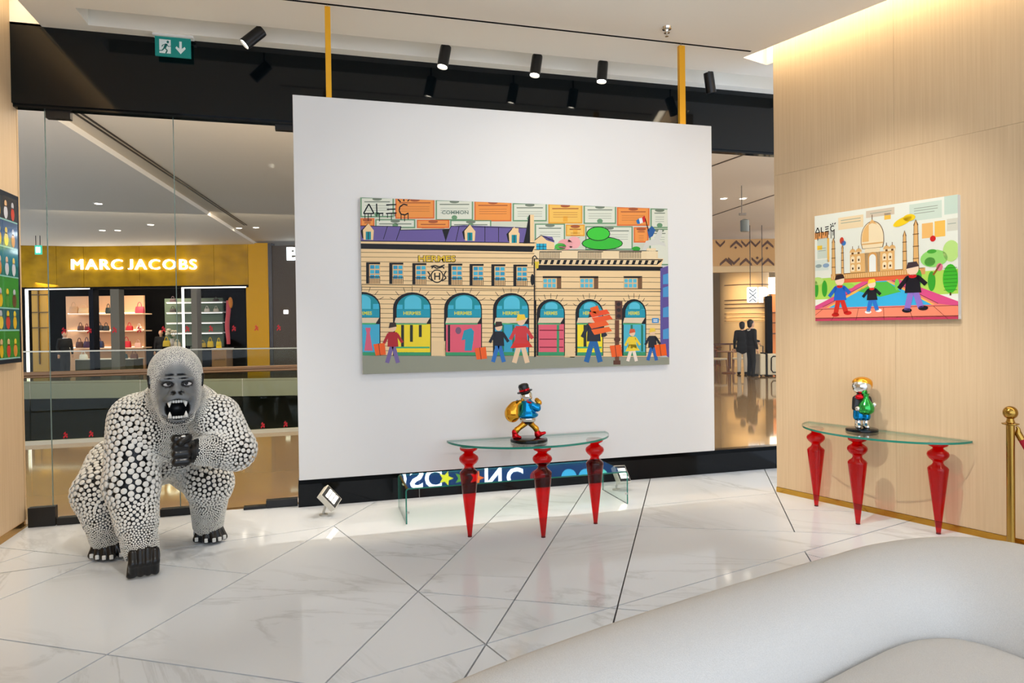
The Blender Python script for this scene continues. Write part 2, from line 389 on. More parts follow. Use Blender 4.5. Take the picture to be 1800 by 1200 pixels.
def split(poly, a, b):
    n = Vector((-(b - a).y, (b - a).x)).normalized(); d = [(p - a).dot(n) for p in poly]
    if max(d) < .02 or min(d) > -.02: return None
    L, R = [], []; X = []
    for i in range(len(poly)):
        p, q, dp, dq = poly[i], poly[(i + 1) % len(poly)], d[i], d[(i + 1) % len(poly)]
        if dp >= 0: L.append(p)
        if dp <= 0: R.append(p)
        if dp * dq < 0: x = p + (q - p) * (dp / (dp - dq)); L.append(x); R.append(x); X.append(x)
        elif dp == 0: X.append(p)
    if len(X) < 2: return None
    u = (b - a).normalized(); t0, t1 = sorted(((X[0] - a).dot(u), (X[1] - a).dot(u))); ov = min(t1, (b - a).length) - max(t0, 0)
    return (L, R) if ov > .62 * (t1 - t0) else None
tiles = [[Vector(p) for p in ((XL, -4), (7.5, -4), (5.15, 6.9), (XL, 6.9))]]
ext = []
for a, b in CUTS:
    a3, b3 = atz(*a), atz(*b); a2, b2 = a3.to_2d(), b3.to_2d()
    if a[1] >= 1090 or a[0] == 0:                     # joints that run on out of view
        a2 = a2 + (a2 - b2).normalized() * 6
    if b[1] >= 1150 or b == (1141, 1074) or b[1] in (1010, 1012): b2 = b2 + (b2 - a2).normalized() * 5
    ext.append((a2, b2))
for a2, b2 in ext:
    out = []
    for p in tiles:
        r = split(p, a2, b2); out += [p] if r is None else list(r)
    tiles = out
for p in tiles:
    c = sum(p, Vector((0, 0))) / len(p); n = len(p); ins = []
    if sum(p[i].cross(p[(i + 1) % n]) for i in range(n)) < 0: p = p[::-1]
    for i in range(n):                                 # inset each edge by half a joint
        a, b, e = p[i - 1], p[i], p[(i + 1) % n]; u = (b - a).normalized(); v = (e - b).normalized()
        n1 = Vector((-u.y, u.x)); n2 = Vector((-v.y, v.x)); k = 1 + n1.dot(n2); q = (n1 + n2) / max(k, .35) * .005; ins.append(b + q)
    tb = MB(); tb.prism([(q.x - c.x, q.y - c.y, -.02) for q in ins], (0, 0, .02))
    o = tb.build('tile', MARBLE, floor); o.location = (c.x, c.y, 0)

# ceiling with a hanging slot, a light trough and coves along both side walls
def E(s_, o, z=ZC): q = onw(s_, o); return V(q.x, q.y, z)
out_ = [V(XL - .3, -.9, ZC), V(8.0, -.9, ZC), V(8.0, 6.9, ZC), V(XL - .3, 6.9, ZC)]
slot = [V(-.35, 5.738, ZC), V(4.08, 5.738, ZC), V(4.08, 5.766, ZC), V(-.35, 5.766, ZC)]
trough = [V(-1.85, 6.31, ZC), V(5.4, 6.31, ZC), V(5.4, 6.64, ZC), V(-1.85, 6.64, ZC)]
coveR = [E(-.16, .25), E(-.16, -.12), E(6.7, -.12), E(6.7, .25)]
coveL = [V(XL - .02, -.8, ZC), V(XL + .24, -.8, ZC), V(XL + .24, 6.77, ZC), V(XL - .02, 6.77, ZC)]
cb = MB(); loops = [out_, slot, trough, coveR, coveL]; flat = [p for l in loops for p in l]
for t in tessellate_polygon(loops):
    a, b, c = (flat[i] for i in t); q = (b - a).cross(c - a); cb.add([a, b, c] if q.z < 0 else [c, b, a], [(0, 1, 2)])
def recess(mb, lp, h, mi=0):
    n = len(lp); top = [p + UP * h for p in lp]
    mb.add(lp + top, [(i, (i + 1) % n, n + (i + 1) % n, n + i) for i in range(n)], mi); mb.add(top, [tuple(range(n))], mi)
recess(cb, slot, .08, 1); recess(cb, trough, .17); recess(cb, coveR, .26); recess(cb, coveL, .26)
ceiling = tag(cb.build('ceiling', [CEIL, BLACKM]), 'warm white gallery ceiling with slot, trough and light coves', 'ceiling', kind='structure')
LEDC = mat('cove_led', (1, 1, 1, 1), emit=(1, .88, .66, 1), es=7)
b = MB(); b.add([E(-.14, .22, ZC + .25), E(-.14, .02, ZC + .25), E(6.6, .02, ZC + .25), E(6.6, .22, ZC + .25)], [(0, 1, 2, 3)]); b.build('led_strip', LEDC, ceiling)
b = MB(); b.span((XL + .04, -.7, ZC + .24), (XL + .2, 6.7, ZC + .25)); b.build('led_strip', mat('cove_led_dim', (1, 1, 1, 1), emit=(1, .86, .62, 1), es=3), ceiling)

# right wall: veneer panels over a core, brass skirting
b = MB(); b.prism([onw(0, -.025), onw(7.5, -.025), onw(7.5, -.2), onw(0, -.2)], (0, 0, ZC + .24)); wr = tag(b.build('wall_right', VEN), 'oak veneered gallery wall behind the smaller painting', 'wall', kind='structure')
cuts_s = [0, 1.17, 2.6, 4.0, 5.4, 6.5, 7.5]
for s0, s1 in zip(cuts_s[:-1], cuts_s[1:]):
    for z0, z1 in ((.052, 3.1475), (3.149, ZC + .24)):
        b = MB(); g = .0006; b.prism([onw(s0 + g if s0 else 0, 0, z0), onw(s1 - g, 0, z0), onw(s1 - g, -.025, z0), onw(s0 + g if s0 else 0, -.025, z0)], (0, 0, z1 - z0)); b.build('panel', VEN, wr)
b = MB(); b.prism([onw(-.004, .006), onw(7.5, .006), onw(7.5, -.03), onw(-.004, -.03)], (0, 0, .05)); tag(b.build('baseboard_right', GOLDM), 'brass skirting along the veneered wall', 'skirting', kind='structure')
# left wall
b = MB(); b.span((XL - .2, -.9, 0), (XL - .02, 6.9, ZC + .24)); wl = tag(b.build('wall_left', VEN), 'oak veneered wall beside the gorilla', 'wall', kind='structure')
for y0, y1 in ((-.9, 1), (1, 3.5), (3.5, 5.9), (5.9, 6.9)):
    b = MB(); b.span((XL - .02, y0 + .001, .06), (XL, y1 - .001, ZC + .24)); b.build('panel', VEN, wl)
b = MB(); b.span((XL - .02, -.9, 0), (XL + .006, 6.86, .06)); tag(b.build('baseboard_left', GOLDM), 'brass skirting of the left wall', 'skirting', kind='structure')
# black bulkhead over the glass and black plinth under it
b = MB(); b.span((XL, YF, 3.68), (5.6, YF + .06, ZC + .02)); tag(b.build('trim_1', BLACKG), 'black glossy glass bulkhead above the shop front', 'bulkhead', kind='structure')
b = MB(); b.span((XL, YF + .0, 3.655), (5.6, YF + .12, 3.68)); b.span((XL, YF + .03, 3.63), (5.6, YF + .12, 3.655)); tag(b.build('trim_2', BLACKG), 'black door header rail under the bulkhead', 'trim', kind='structure')
b = MB(); b.span((-.205, YF, 0), (5.6, YF + .09, .215)); b.span((-.205, YF + .09, 0), (5.6, YF + .2, .24)); tag(b.build('trim_3', BLACKP), 'black glossy plinth below the glass front', 'plinth', kind='structure')
b = MB(); b.span((.94, YF - .002, 0), (.945, YF, .215)); tag(b.build('trim_4', mat('joint_light', S(150, 150, 150), .4)), 'thin upright joint in the black plinth', 'trim', kind='structure')
# glass front
GY = 6.86
win = tag(bpy.data.objects.new('window_1', None), 'frameless glass shop front between gallery and mall', 'window', kind='structure'); COL.objects.link(win)
for x0, x1, z0 in ((XL, -2.268, .01), (-2.262, -1.246, .012), (-1.24, -.21, .012), (-.204, 1.65, .24), (1.656, 3.47, .24), (3.476, 5.6, .24)):
    b = MB(); b.span((x0, GY, z0), (x1, GY + .012, 3.64)); b.build('pane', GLASS, win)
JG = mat('glass_edge', S(120, 140, 135), .2)
for x in (-2.265, -1.243, 3.473):
    b = MB(); b.span((x - .003, GY + .001, .012 if x < 0 else .24), (x + .003, GY + .011, 3.64)); b.build('joint', JG, win)
for x0, x1, z0, z1 in ((-2.25, -2.06, 3.56, 3.66), (-.36, -.1, 3.58, 3.66), (-2.45, -2.24, .0, .17), (-2.23, -1.93, 0, .065), (-1.41, -1.12, 0, .07), (-.7, -.5, 0, .03), (-.5, -.215, 0, .075)):
    b = MB(); b.span((x0, GY - .028, z0), (x1, GY + .04, z1)); bevel(b.build('patch_fitting', BLACKM, win), .004)
REDS = mat('red_vinyl', S(205, 24, 40), .5)
for zz, xs in ((1.706, [-2.153 + .1993 * i for i in range(10)]), (.785, [-2.157, -1.957, -.518, -.313])):
    for i, x in enumerate(xs):
        b = MB(); q = lambda u, v: V(x + u * .001, GY - .0008, zz + v * .001)
        for pts in ([(-14, 16), (-4, 30), (2, 30), (2, -2), (-4, -2), (-4, 14), (-14, 4)], [(2, 12), (14, 16), (18, 6), (12, -2), (8, 4), (2, 2)], [(-16, -8), (-4, -2), (10, -2), (18, -10), (14, -24), (6, -24), (8, -12), (-4, -12), (-10, -26), (-18, -26)]):
            b.prism([q(*p) for p in pts], (0, .0006, 0))
        row = 'upper' if zz > 1 else 'lower'
        o = b.build('glass_sticker', REDS)
        if zz > 1: lb = ['leftmost', 'second', 'third', 'fourth', 'fifth', 'sixth', 'seventh', 'eighth', 'ninth', 'tenth'][i] + (' red sticker from the left' if i else ' red sticker') + ' in the upper row on the glass'
        else: lb = ['leftmost red sticker in the lower row, left of the gorilla', 'second red sticker in the lower row, just left of the gorilla', 'red sticker in the lower row just right of the gorilla elbow', 'red sticker in the lower row beside the white panel edge'][i]
        tag(o, lb, 'sticker', 'red marker stickers on the glass front')

# ================================================================== ceiling fittings
def spotlight(name, loc, aim, label, power=0, angle=60, lit=True, group=None, stem=.09, can=MATS['black_metal']):
    t = wthing(name, label, 'spotlight', loc, group); p = Vector(loc); d = (Vector(aim) - p).normalized()
    b = MB(); b.box(p + V(0, 0, -.012), (.16, .035, .024)); bevel(b.build('adapter', can, t), .003)
    piv = p + V(0, 0, -stem - .02); b = MB(); b.tube([p + V(0, 0, -.02), piv], .009, 10); b.build('stem', can, t, True)
    rot = d.to_track_quat('Z', 'Y').to_matrix(); b = MB()
    b.lathe([(.03, -.09), (.05, -.085), (.052, -.07), (.052, .12), (.047, .122), (.045, .10), (.0, .10)], piv + d * .03, 24, rot); b.build('can', can, t, True)
    b = MB(); b.lathe([(.0, .102), (.044, .102), (.044, .106), (0, .106)], piv + d * .03, 20, rot)
    b.build('lens', mat('spot_lens', (1, 1, 1, 1), emit=(1, .92, .76, 1), es=22) if lit else mat('spot_lens_off', S(60, 60, 60), .2), t)
    if power:
        l = lamp('bulb', 'SPOT', piv + d * .16, piv + d * 2, power, (1, .95, .88), .03, angle, .8); l.parent = t; l.matrix_parent_inverse = parent_inv(t)
    return t
TZ = ZC + .17
gtr = 'black spotlights in the ceiling trough'
for (x, aim, lb, pw, lit) in ((-.467, (-5.5, 5.6, -.5), 'black track spotlight tilted left beside the green exit sign', 80, True), (1.19, (.35, 5.9, .4), 'lit black track spotlight above the left half of the big painting', 80, True),
                         (2.095, (1.3, 5.9, .4), 'lit black track spotlight in the middle of the ceiling trough', 80, True), (2.79, (2.2, 5.9, .4), 'lit black track spotlight left of the right brass hanging bar', 80, True),
                         (4.0, (4.9, 6.9, 1.0), 'unlit black track spotlight right of the right brass hanging bar', 0, False)):
    spotlight('track_spotlight', (x, 6.36, TZ), aim, lb, pw, 75, lit, gtr, stem=.2)
b = MB(); b.span((-1.7, 6.345, TZ - .012), (5.3, 6.375, TZ)); tag(b.build('lighting_track', BLACKM), 'black lighting track inside the ceiling trough', 'track')
gro = 'spotlights over the seating side of the room'
for i, (p, a, pw, an, what) in enumerate(SPOTS):
    spotlight('ceiling_spotlight', (p[0], p[1], ZC), a, 'black ceiling spotlight over the seating side, aimed at ' + what, pw, an, True, gro)
# exit sign
b = MB(); t = wthing('exit_sign', 'green emergency exit sign under the ceiling at left', 'exit sign', (-1.2, 6.68, ZC))
b.span((-1.36, 6.66, ZC - .02), (-1.03, 6.73, ZC)); b.build('mount', WHITE, t)
b = MB(); b.span((-1.345, 6.685, 4.13), (-1.055, 6.705, ZC - .02)); b.build('sign_plate', mat('exit_green', S(16, 112, 104), .35, emit=S(16, 112, 104), es=.25), t)
pr = Print(lambda x, y: aty(268 + x * .3333 - 0, 50 + y * .3333, 6.684), (0, -1, 0)); k0 = (4.13, )
pr = Print(lambda u, v: V(-1.345 + u * .29, 6.684, 4.13 + (1 - v) * .17), (0, -1, 0)); Wt = (235, 245, 242); Gr = (16, 112, 104)
pr.rect(.12, .14, .44, .86, Wt); pr.L = 1
pr.ell(.36, .26, .035, .07, Gr, 10); pr.line([(.32, .36), (.27, .58)], .075, Gr); pr.line([(.27, .58), (.34, .70), (.30, .86)], .04, Gr); pr.line([(.26, .58), (.20, .72), (.10, .74)], .04, Gr); pr.line([(.31, .38), (.23, .42), (.19, .52)], .028, Gr); pr.line([(.32, .40), (.38, .50), (.45, .46)], .028, Gr)
pr.L = 0; pr.poly([(.68, .18), (.75, .18), (.75, .56), (.83, .44), (.86, .54), (.715, .84), (.57, .54), (.60, .44), (.68, .56)], Wt)
pr.mb.build('pictogram', mat('exit_print', (1, 1, 1, 1), .4, vcol=True), t)
# sprinkler
b = MB(); b.lathe([(.0, 0), (.045, 0), (.04, -.018), (.018, -.022), (.014, -.04), (.026, -.044), (.026, -.05), (.008, -.052), (.006, -.075), (.016, -.077), (.016, -.081), (0, -.081)], (3.018, 5.467, ZC), 20); tag(b.build('sprinkler', CHROME, None, True), 'small chrome ceiling sprinkler near the top of the room', 'sprinkler')

# ================================================================== hanging panel and its bars
b = MB(); b.span((-.165, 5.72, .48), (3.617, 5.78, 3.56)); panel = tag(bevel(b.build('display_board', WHITE), .003), 'large white panel hung before the glass, carrying the wide painting', 'panel')
for x0, x1, lb in ((.094, .138, 'brass bar hanging the left end of the white panel'), (3.292, 3.352, 'brass bar hanging the right end of the white panel')):
    t = wthing('hanging_bar', lb, 'bar', ((x0 + x1) / 2, 5.75, 3.56), 'brass bars hanging the white panel')
    b = MB(); b.span((x0, 5.73, 3.56), (x1, 5.77, ZC - .025)); bevel(b.build('bar', YBAR, t), .002)
    b = MB(); b.tube([((x0 + x1) / 2, 5.752, ZC - .03), ((x0 + x1) / 2, 5.752, ZC + .08)], .006, 8); b.build('hook', CHROME, t)

# ================================================================== wide painting (street of shops)
t = wthing('painting', 'wide glossy painting of a shopping street facade on the white panel', 'painting', (1.73, 5.70, 1.32))
b = MB(); b.span((.345, 5.672, 1.318), (3.118, 5.72, 2.754)); b.build('canvas', mat('canvas_edge', S(205, 205, 200), .4), t)
YP = 5.6716
p = Print(lambda x, y: aty(620 + x * .2832, 330 + y * .28333, YP), (0, -1, 0), .00035)     # left half, 1024 units = 290 px; right half at +988.7
def lim(P): P.x = min(max(P.x, .3455), 3.1175); P.z = min(max(P.z, 1.3185), 2.7535); return P
_pc = p.conv; p.conv = lambda x, y: lim(_pc(x, y))
R_ = 988.7
K = (28, 24, 20); BE = (240, 205, 152); BE2 = (226, 184, 128); TEAL = (40, 165, 195); TEAL2 = (30, 140, 150); YEL = (240, 205, 40); PUR = (108, 92, 150); GRN = (70, 190, 60); PALE = (208, 208, 186); ORG = (238, 150, 70); DGR = (110, 150, 110); RED = (206, 40, 34); ORB = (240, 96, 28)
p.rect(20, 40, 2000, 420, PALE); p.L = 1
certs = [(48, 58, 255, 182, 0), (265, 64, 507, 192, 1), (515, 74, 747, 202, 0), (755, 80, 985, 208, 1), (993, 95, 1205, 208, 0), (1214, 100, 1425, 222, 2), (1433, 108, 1635, 224, 0), (1640, 120, 1842, 236, 1), (1848, 128, 1962, 250, 0),
         (48, 188, 135, 240, 1), (140, 195, 388, 250, 0), (398, 198, 600, 250, 1), (605, 200, 860, 250, 0), (1130, 222, 1318, 380, 0), (1322, 228, 1440, 300, 2), (1444, 238, 1738, 385, 0), (1744, 244, 1836, 340, 1), (1842, 254, 1965, 480, 0)]
for x0, y0, x1, y1, c in certs:
    cc = (PALE, ORG, (240, 190, 90))[c]; bd = (DGR, (225, 110, 50), (228, 160, 50))[c]
    p.L = 1; p.rect(x0, y0, x1, y1, bd); p.L = 2; p.rect(x0 + 8, y0 + 7, x1 - 8, y1 - 8, (222, 222, 202) if c == 0 else cc); p.L = 3
    inkc = (120, 130, 110) if c == 0 else (170, 90, 50)
    p.rect(x0 + 24, y0 + 26, x1 - 24, y0 + 32, inkc)
    for k in range(3): p.rect(x0 + 30, y0 + 52 + k * 14, x1 - 30, y0 + 54 + k * 14, inkc)
    p.ell((x0 + x1) / 2, y0 + 12, 30, 10, inkc, 14)
    if c == 2: p.rect((x0 + x1) / 2 - 14, y1 - 45, (x0 + x1) / 2 + 14, y1 - 12, (236, 170, 60))
    elif c == 0: p.ell((x0 + x1) / 2, y1 - 18, 18, 14, DGR, 12)
p.L = 4; p.text('COMMON', 636, 153, 165, 22, (120, 135, 120), .02)
# painted tag
for pts in ([(68, 158), (100, 100), (132, 160), (66, 160)], [(148, 98), (150, 160), (190, 158)], [(208, 106), (270, 104)], [(212, 134), (266, 132)], [(206, 160), (272, 156)],
            [(340, 108), (315, 102), (292, 118), (288, 142), (300, 164), (325, 168), (346, 156)], [(280, 72), (298, 88)], [(316, 64), (318, 84)], [(352, 66), (340, 84)]): p.line(pts, 8, (20, 22, 20))
for x, y0, y1 in ((76, 162, 190), (96, 162, 205), (114, 160, 182), (148, 160, 180), (166, 160, 208), (186, 158, 176), (216, 160, 186), (240, 160, 198), (262, 158, 178), (300, 164, 196), (322, 168, 208), (344, 160, 196)): p.line([(x, y0), (x, y1)], 5, (20, 22, 20))
# roof
p.L = 4; p.poly([(46, 236), (300, 240), (296, 262), (600, 256), (612, 238), (690, 232), (1024, 244), (1080, 250), (1080, 345), (46, 328)], PUR)
p.L = 5
for pts in ([(300, 240), (270, 325)], [(215, 240), (190, 320)], [(600, 256), (575, 332)], [(660, 240), (640, 330)], [(820, 240), (820, 335)], [(905, 244), (905, 336)]): p.line(pts, 4, K)
p.poly([(555, 260), (600, 256), (575, 325)], K); p.line([(46, 236), (300, 240), (296, 262), (600, 256), (612, 238), (1080, 250)], 4, K)
for cx, cy, hw in ((97, 222, 34), (727, 228, 34), (1002, 242, 34)):
    p.L = 6; p.poly([(cx - hw - 14, cy + 45), (cx - 4, cy), (cx - 4, cy + 95), (cx - hw - 4, cy + 90)], K); p.L = 7
    p.poly([(cx - hw, cy + 40), (cx, cy), (cx + hw, cy + 42), (cx + hw - 4, cy + 102), (cx - hw + 4, cy + 100)], BE); p.L = 8; p.rect(cx - 16, cy + 50, cx + 16, cy + 100, TEAL2); p.L = 9; p.line([(cx, cy + 50), (cx, cy + 100)], 4, K)
p.L = 6; p.poly([(R_ + 85, 280), (R_ + 105, 168), (R_ + 112, 168), (R_ + 112, 345), (R_ + 70, 345)], K); p.poly([(R_ + 112, 166), (R_ + 136, 168), (R_ + 136, 338), (R_ + 112, 338)], BE)
p.poly([(R_ + 0, 250), (R_ + 40, 250), (R_ + 40, 320), (R_, 318)], BE)
p.poly([(R_ + 140, 325), (R_ + 180, 295), (R_ + 262, 330), (R_ + 262, 385), (R_ + 140, 385)], BE); p.poly([(R_ + 180, 295), (R_ + 250, 305), (R_ + 264, 340), (R_ + 215, 325)], PUR); p.L = 7; p.rect(R_ + 150, 346, R_ + 214, 383, TEAL)
p.L = 8; p.line([(R_ + 171, 346), (R_ + 171, 383)], 3, K); p.line([(R_ + 193, 346), (R_ + 193, 383)], 3, K); p.line([(R_ + 150, 364), (R_ + 214, 364)], 3, K); p.line([(R_ + 140, 325), (R_ + 180, 295), (R_ + 262, 330)], 4, K)
# roof garden: hedge, plain pink flowering bush, pale statue on a pedestal with a tricolour flag
p.L = 6; p.ell(R_ + 330, 352, 48, 34, (236, 160, 160)); p.ell(R_ + 385, 340, 40, 38, (240, 170, 168)); p.ell(R_ + 300, 365, 36, 22, (84, 180, 70))
p.ell(R_ + 560, 345, 128, 42, K); p.L = 7; p.ell(R_ + 560, 345, 123, 37, (58, 185, 50)); p.L = 8; p.ell(R_ + 535, 285, 74, 45, K); p.L = 9; p.ell(R_ + 535, 285, 69, 40, (66, 198, 54)); p.L = 7; p.ell(R_ + 770, 378, 26, 14, (50, 160, 45))
p.L = 8; p.poly([(R_ + 808, 385), (R_ + 830, 330), (R_ + 880, 318), (R_ + 910, 260), (R_ + 932, 262), (R_ + 930, 290), (R_ + 915, 330), (R_ + 945, 340), (R_ + 955, 365), (R_ + 915, 352), (R_ + 880, 356), (R_ + 850, 360), (R_ + 828, 388)], (214, 212, 200))
p.L = 9; p.poly([(R_ + 838, 262), (R_ + 868, 236), (R_ + 890, 262), (R_ + 872, 300), (R_ + 850, 312)], (46, 92, 150)); p.line([(R_ + 848, 270), (R_ + 826, 190)], 5, K)
p.poly([(R_ + 770, 205), (R_ + 786, 190), (R_ + 794, 222), (R_ + 778, 225)], (40, 110, 180)); p.poly([(R_ + 786, 190), (R_ + 806, 186), (R_ + 812, 216), (R_ + 794, 222)], (236, 236, 232)); p.poly([(R_ + 806, 186), (R_ + 822, 172), (R_ + 832, 208), (R_ + 812, 216)], RED)
# main block
p.L = 5; p.poly([(40, 330), (R_ + 150, 345), (R_ + 150, 1050), (40, 1050)], BE); p.poly([(R_ + 138, 385), (R_ + 940, 440), (R_ + 920, 505), (R_ + 920, 1052), (R_ + 138, 1052)], BE)
p.L = 6; p.poly([(40, 345), (R_ + 142, 362), (R_ + 125, 398), (40, 378)], K); p.line([(40, 330), (R_ + 150, 342)], 5, K)
p.poly([(R_ + 160, 478), (R_ + 935, 490), (R_ + 930, 515), (R_ + 150, 512)], K); p.poly([(R_ + 165, 446), (R_ + 935, 450), (R_ + 900, 478), (R_ + 170, 474)], K)
p.L = 7
for i in range(19): x = R_ + 185 + i * 39; p.poly([(x, 448), (x + 20, 448), (x + 10, 474), (x - 10, 474)], (232, 205, 160))
p.L = 7; p.poly([(R_ + 138, 384), (R_ + 905, 392), (R_ + 905, 442), (R_ + 138, 440)], (236, 210, 165)); p.L = 8
for x0, x1 in ((170, 308), (408, 565), (665, 805)):
    p.rect(R_ + x0, 394, R_ + x1, 399, K)
    for i in range(int((x1 - x0) / 10)): p.rect(R_ + x0 + i * 10, 399, R_ + x0 + i * 10 + 4, 438, (70, 58, 44))
p.line([(R_ + 138, 384), (R_ + 905, 392)], 4, K); p.line([(R_ + 138, 441), (R_ + 935, 446)], 5, K); p.rect(R_ + 835, 375, R_ + 892, 442, (238, 214, 170))
# courses
p.L = 6
for y in range(400, 1050, 29):
    if 595 < y < 625: continue
    p.line([(46, y), (R_ + 138, y + 8)], 3, (92, 68, 44)); 
    if y > 520: p.line([(R_ + 140, y + 8), (R_ + 920, y + 12)], 3, (92, 68, 44))
p.L = 7; p.poly([(46, 600), (R_ + 145, 612), (R_ + 145, 632), (46, 614)], (236, 198, 142)); p.poly([(R_ + 140, 626), (R_ + 925, 628), (R_ + 925, 642), (R_ + 140, 640)], (236, 198, 142)); p.L = 8
p.line([(46, 599), (R_ + 145, 611)], 4, K); p.line([(46, 615), (R_ + 145, 633)], 3, K); p.line([(R_ + 140, 625), (R_ + 925, 627)], 4, K); p.line([(R_ + 140, 642), (R_ + 925, 643)], 3, K); p.line([(R_ + 138, 440), (R_ + 140, 1050)], 8, K)
# first floor windows
for cx, y0 in ((128, 462), (272, 464), (415, 467), (638, 470), (770, 472), (905, 474), (R_ + 53, 476)):
    p.L = 7; p.rect(cx - 45, y0, cx + 42, y0 + 132, BE2); p.L = 8; p.poly([(cx - 45, y0), (cx + 42, y0), (cx + 42, y0 + 12), (cx - 26, y0 + 12), (cx - 26, y0 + 132), (cx - 45, y0 + 132)], K)
    for i in range(2):
        for j in range(3): p.rect(cx - 20 + i * 31, y0 + 18 + j * 30, cx + 6 + i * 31, y0 + 40 + j * 30, (72, 176, 200) if (i + j) % 2 else (52, 150, 186))
    p.L = 9
    for i in range(9): p.rect(cx - 42 + i * 10, y0 + 90, cx - 39 + i * 10, y0 + 132, K)
    p.rect(cx - 45, y0 + 88, cx + 42, y0 + 92, K)
for x0 in (190, 420, 692):
    p.L = 7; p.rect(R_ + x0, 548, R_ + x0 + 115, 626, BE2); p.L = 8; p.rect(R_ + x0, 548, R_ + x0 + 115, 560, K)
    for i in range(3):
        for j in range(2): p.rect(R_ + x0 + 5 + i * 27, 565 + j * 30, R_ + x0 + 26 + i * 27, 588 + j * 30, (90, 184, 206))
    p.poly([(R_ + x0 + 88, 560), (R_ + x0 + 115, 552), (R_ + x0 + 115, 626), (R_ + x0 + 88, 624)], (120, 84, 52))
# shop sign and emblem
p.L = 9; p.text('HERMES', 522, 440, 236, 44, K, .05); p.L = 10; p.text('HERMES', 522, 439, 228, 38, (232, 190, 50), .02)
p.L = 9; p.ell(523, 548, 40, 42, K, 24); p.L = 10; p.ell(523, 548, 33, 35, BE, 24); p.L = 11; p.text('H', 524, 549, 38, 44, K, .02)
for pts in ([(484, 488), (510, 482), (540, 490), (570, 478)], [(490, 500), (500, 488), (520, 500), (560, 490), (566, 502)], [(466, 520), (480, 540), (470, 560), (494, 575)], [(580, 515), (566, 540), (580, 560), (552, 578)]): p.line(pts, 7, K)
# arcades
arcs = [(-60, 172, 645, 740, 0), (250, 487, 648, 745, 1), (567, 802, 650, 748, 2), (870, R_ + 106, 652, 752, 3), (R_ + 152, R_ + 328, 690, 775, 4), (R_ + 393, R_ + 566, 690, 775, 5), (R_ + 680, R_ + 832, 690, 775, 6)]
for x0, x1, tp, sp, k in arcs:
    wd = x1 - x0; cx = (x0 + x1) / 2; b_ = 1042; C0 = 44
    def cl(x): return max(x, C0)
    p.L = 7
    for i in range(7):
        a = math.radians(28 + i * 20.7); p.line([(cx - math.cos(a) * wd * .52, sp - math.sin(a) * (sp - tp) * 1.06), (cx - math.cos(a) * wd * .66, sp - math.sin(a) * (sp - tp) * 1.42)], 3, K) if cx - math.cos(a) * wd * .66 > C0 else None
    p.L = 8; p.arch(x0, x1, tp, sp, b_, K); p.L = 9; p.arch(x0 + 22, x1 - 6, tp + 14, sp + 4, 806, TEAL2)
    p.L = 10; p.arch(x0 + wd * .30, x1 - wd * .26, tp + 20, sp - 40, 752, (86, 190, 212)); p.rect(max(x0 + 26, C0), sp - 20, max(x0 + wd * .25, C0), 752, (66, 176, 204)) if x0 > 0 else None
    p.rect(max(x1 - wd * .2, C0), sp - 20, x1 - 10, 752, (66, 176, 204)); p.rect(max(x0 + 24, C0), 756, x1 - 8, 800, (36, 150, 172))
    p.L = 11
    if x0 > 0: p.text('HERMES', cx, 777, wd * .46, 22, (214, 214, 70), .03)
    else: p.text('RMES', 84, 777, 70, 22, (214, 214, 70), .03)
    low = [(70, 170, 200), (240, 212, 40), (224, 92, 110), (60, 160, 190), (226, 96, 112), (244, 220, 40), (80, 178, 196)][k]
    p.L = 10; p.rect(max(x0 + 12, C0), 845, x1 - 6, 1020, low); p.rect(max(x0 + 10, C0), 1018, x1 - 4, 1040, (60, 150, 100))
    p.L = 11; p.poly([(max(x0 + 8, C0), 840), (max(x0 + 16, C0), 806), (x1 - 8, 806), (x1 - 30, 842)], (226, 204, 170)); p.rect(max(x0 + 8, C0), 838, x1 - 28, 848, (70, 170, 110))
    if k in (1, 5):
        for i in range(3): p.rect(x0 + 50 + i * 55, 850, x0 + 68 + i * 55, 985 - i * 30, (40, 44, 30)); 
        p.rect(x0 + 12, 985, x1 - 10, 995, (70, 170, 110))
    if k == 0: p.poly([(72, 1010), (86, 900), (78, 868), (112, 868), (106, 900), (124, 1010)], (214, 96, 120))
    if k == 2: p.poly([(675, 945), (690, 885), (735, 870), (752, 890), (748, 945), (738, 1010), (694, 1010), (698, 940)], (44, 150, 170)); p.rect(590, 850, 604, 1015, (40, 30, 34)); p.ell(655, 885, 18, 22, (120, 90, 110))
    if k == 4:
        for y in (880, 935, 985): p.rect(x0 + 18, y, x1 - 10, y + 7, (140, 40, 56)); 
        p.rect(x0 + 125, 850, x0 + 140, 1020, (60, 150, 100))
    if k in (3, 6): p.rect(x0 + 55, 850, x0 + 68, 1015, (40, 120, 90)); p.rect(x0 + 120, 850, x0 + 133, 1015, (40, 120, 90))
# right neighbour, lamp, street plate
p.L = 7; p.poly([(R_ + 920, 500), (R_ + 975, 484), (R_ + 975, 1055), (R_ + 920, 1012)], (98, 84, 148)); p.L = 8
for y in (540, 620, 745, 880): p.poly([(R_ + 936, y), (R_ + 972, y - 10), (R_ + 972, y + 56), (R_ + 936, y + 58)], (80, 150, 200))
p.L = 9; p.rect(R_ + 868, 808, R_ + 910, 838, (60, 140, 200)); p.L = 10; p.rect(R_ + 876, 816, R_ + 902, 822, (230, 235, 235)); p.rect(R_ + 876, 826, R_ + 902, 831, (230, 235, 235))
p.L = 9; p.line([(R_ + 125, 480), (R_ + 128, 430), (R_ + 142, 420), (R_ + 156, 440)], 6, K); p.poly([(R_ + 140, 458), (R_ + 168, 458), (R_ + 162, 500), (R_ + 146, 500)], (220, 190, 50)); p.ell(R_ + 126, 570, 12, 36, K)
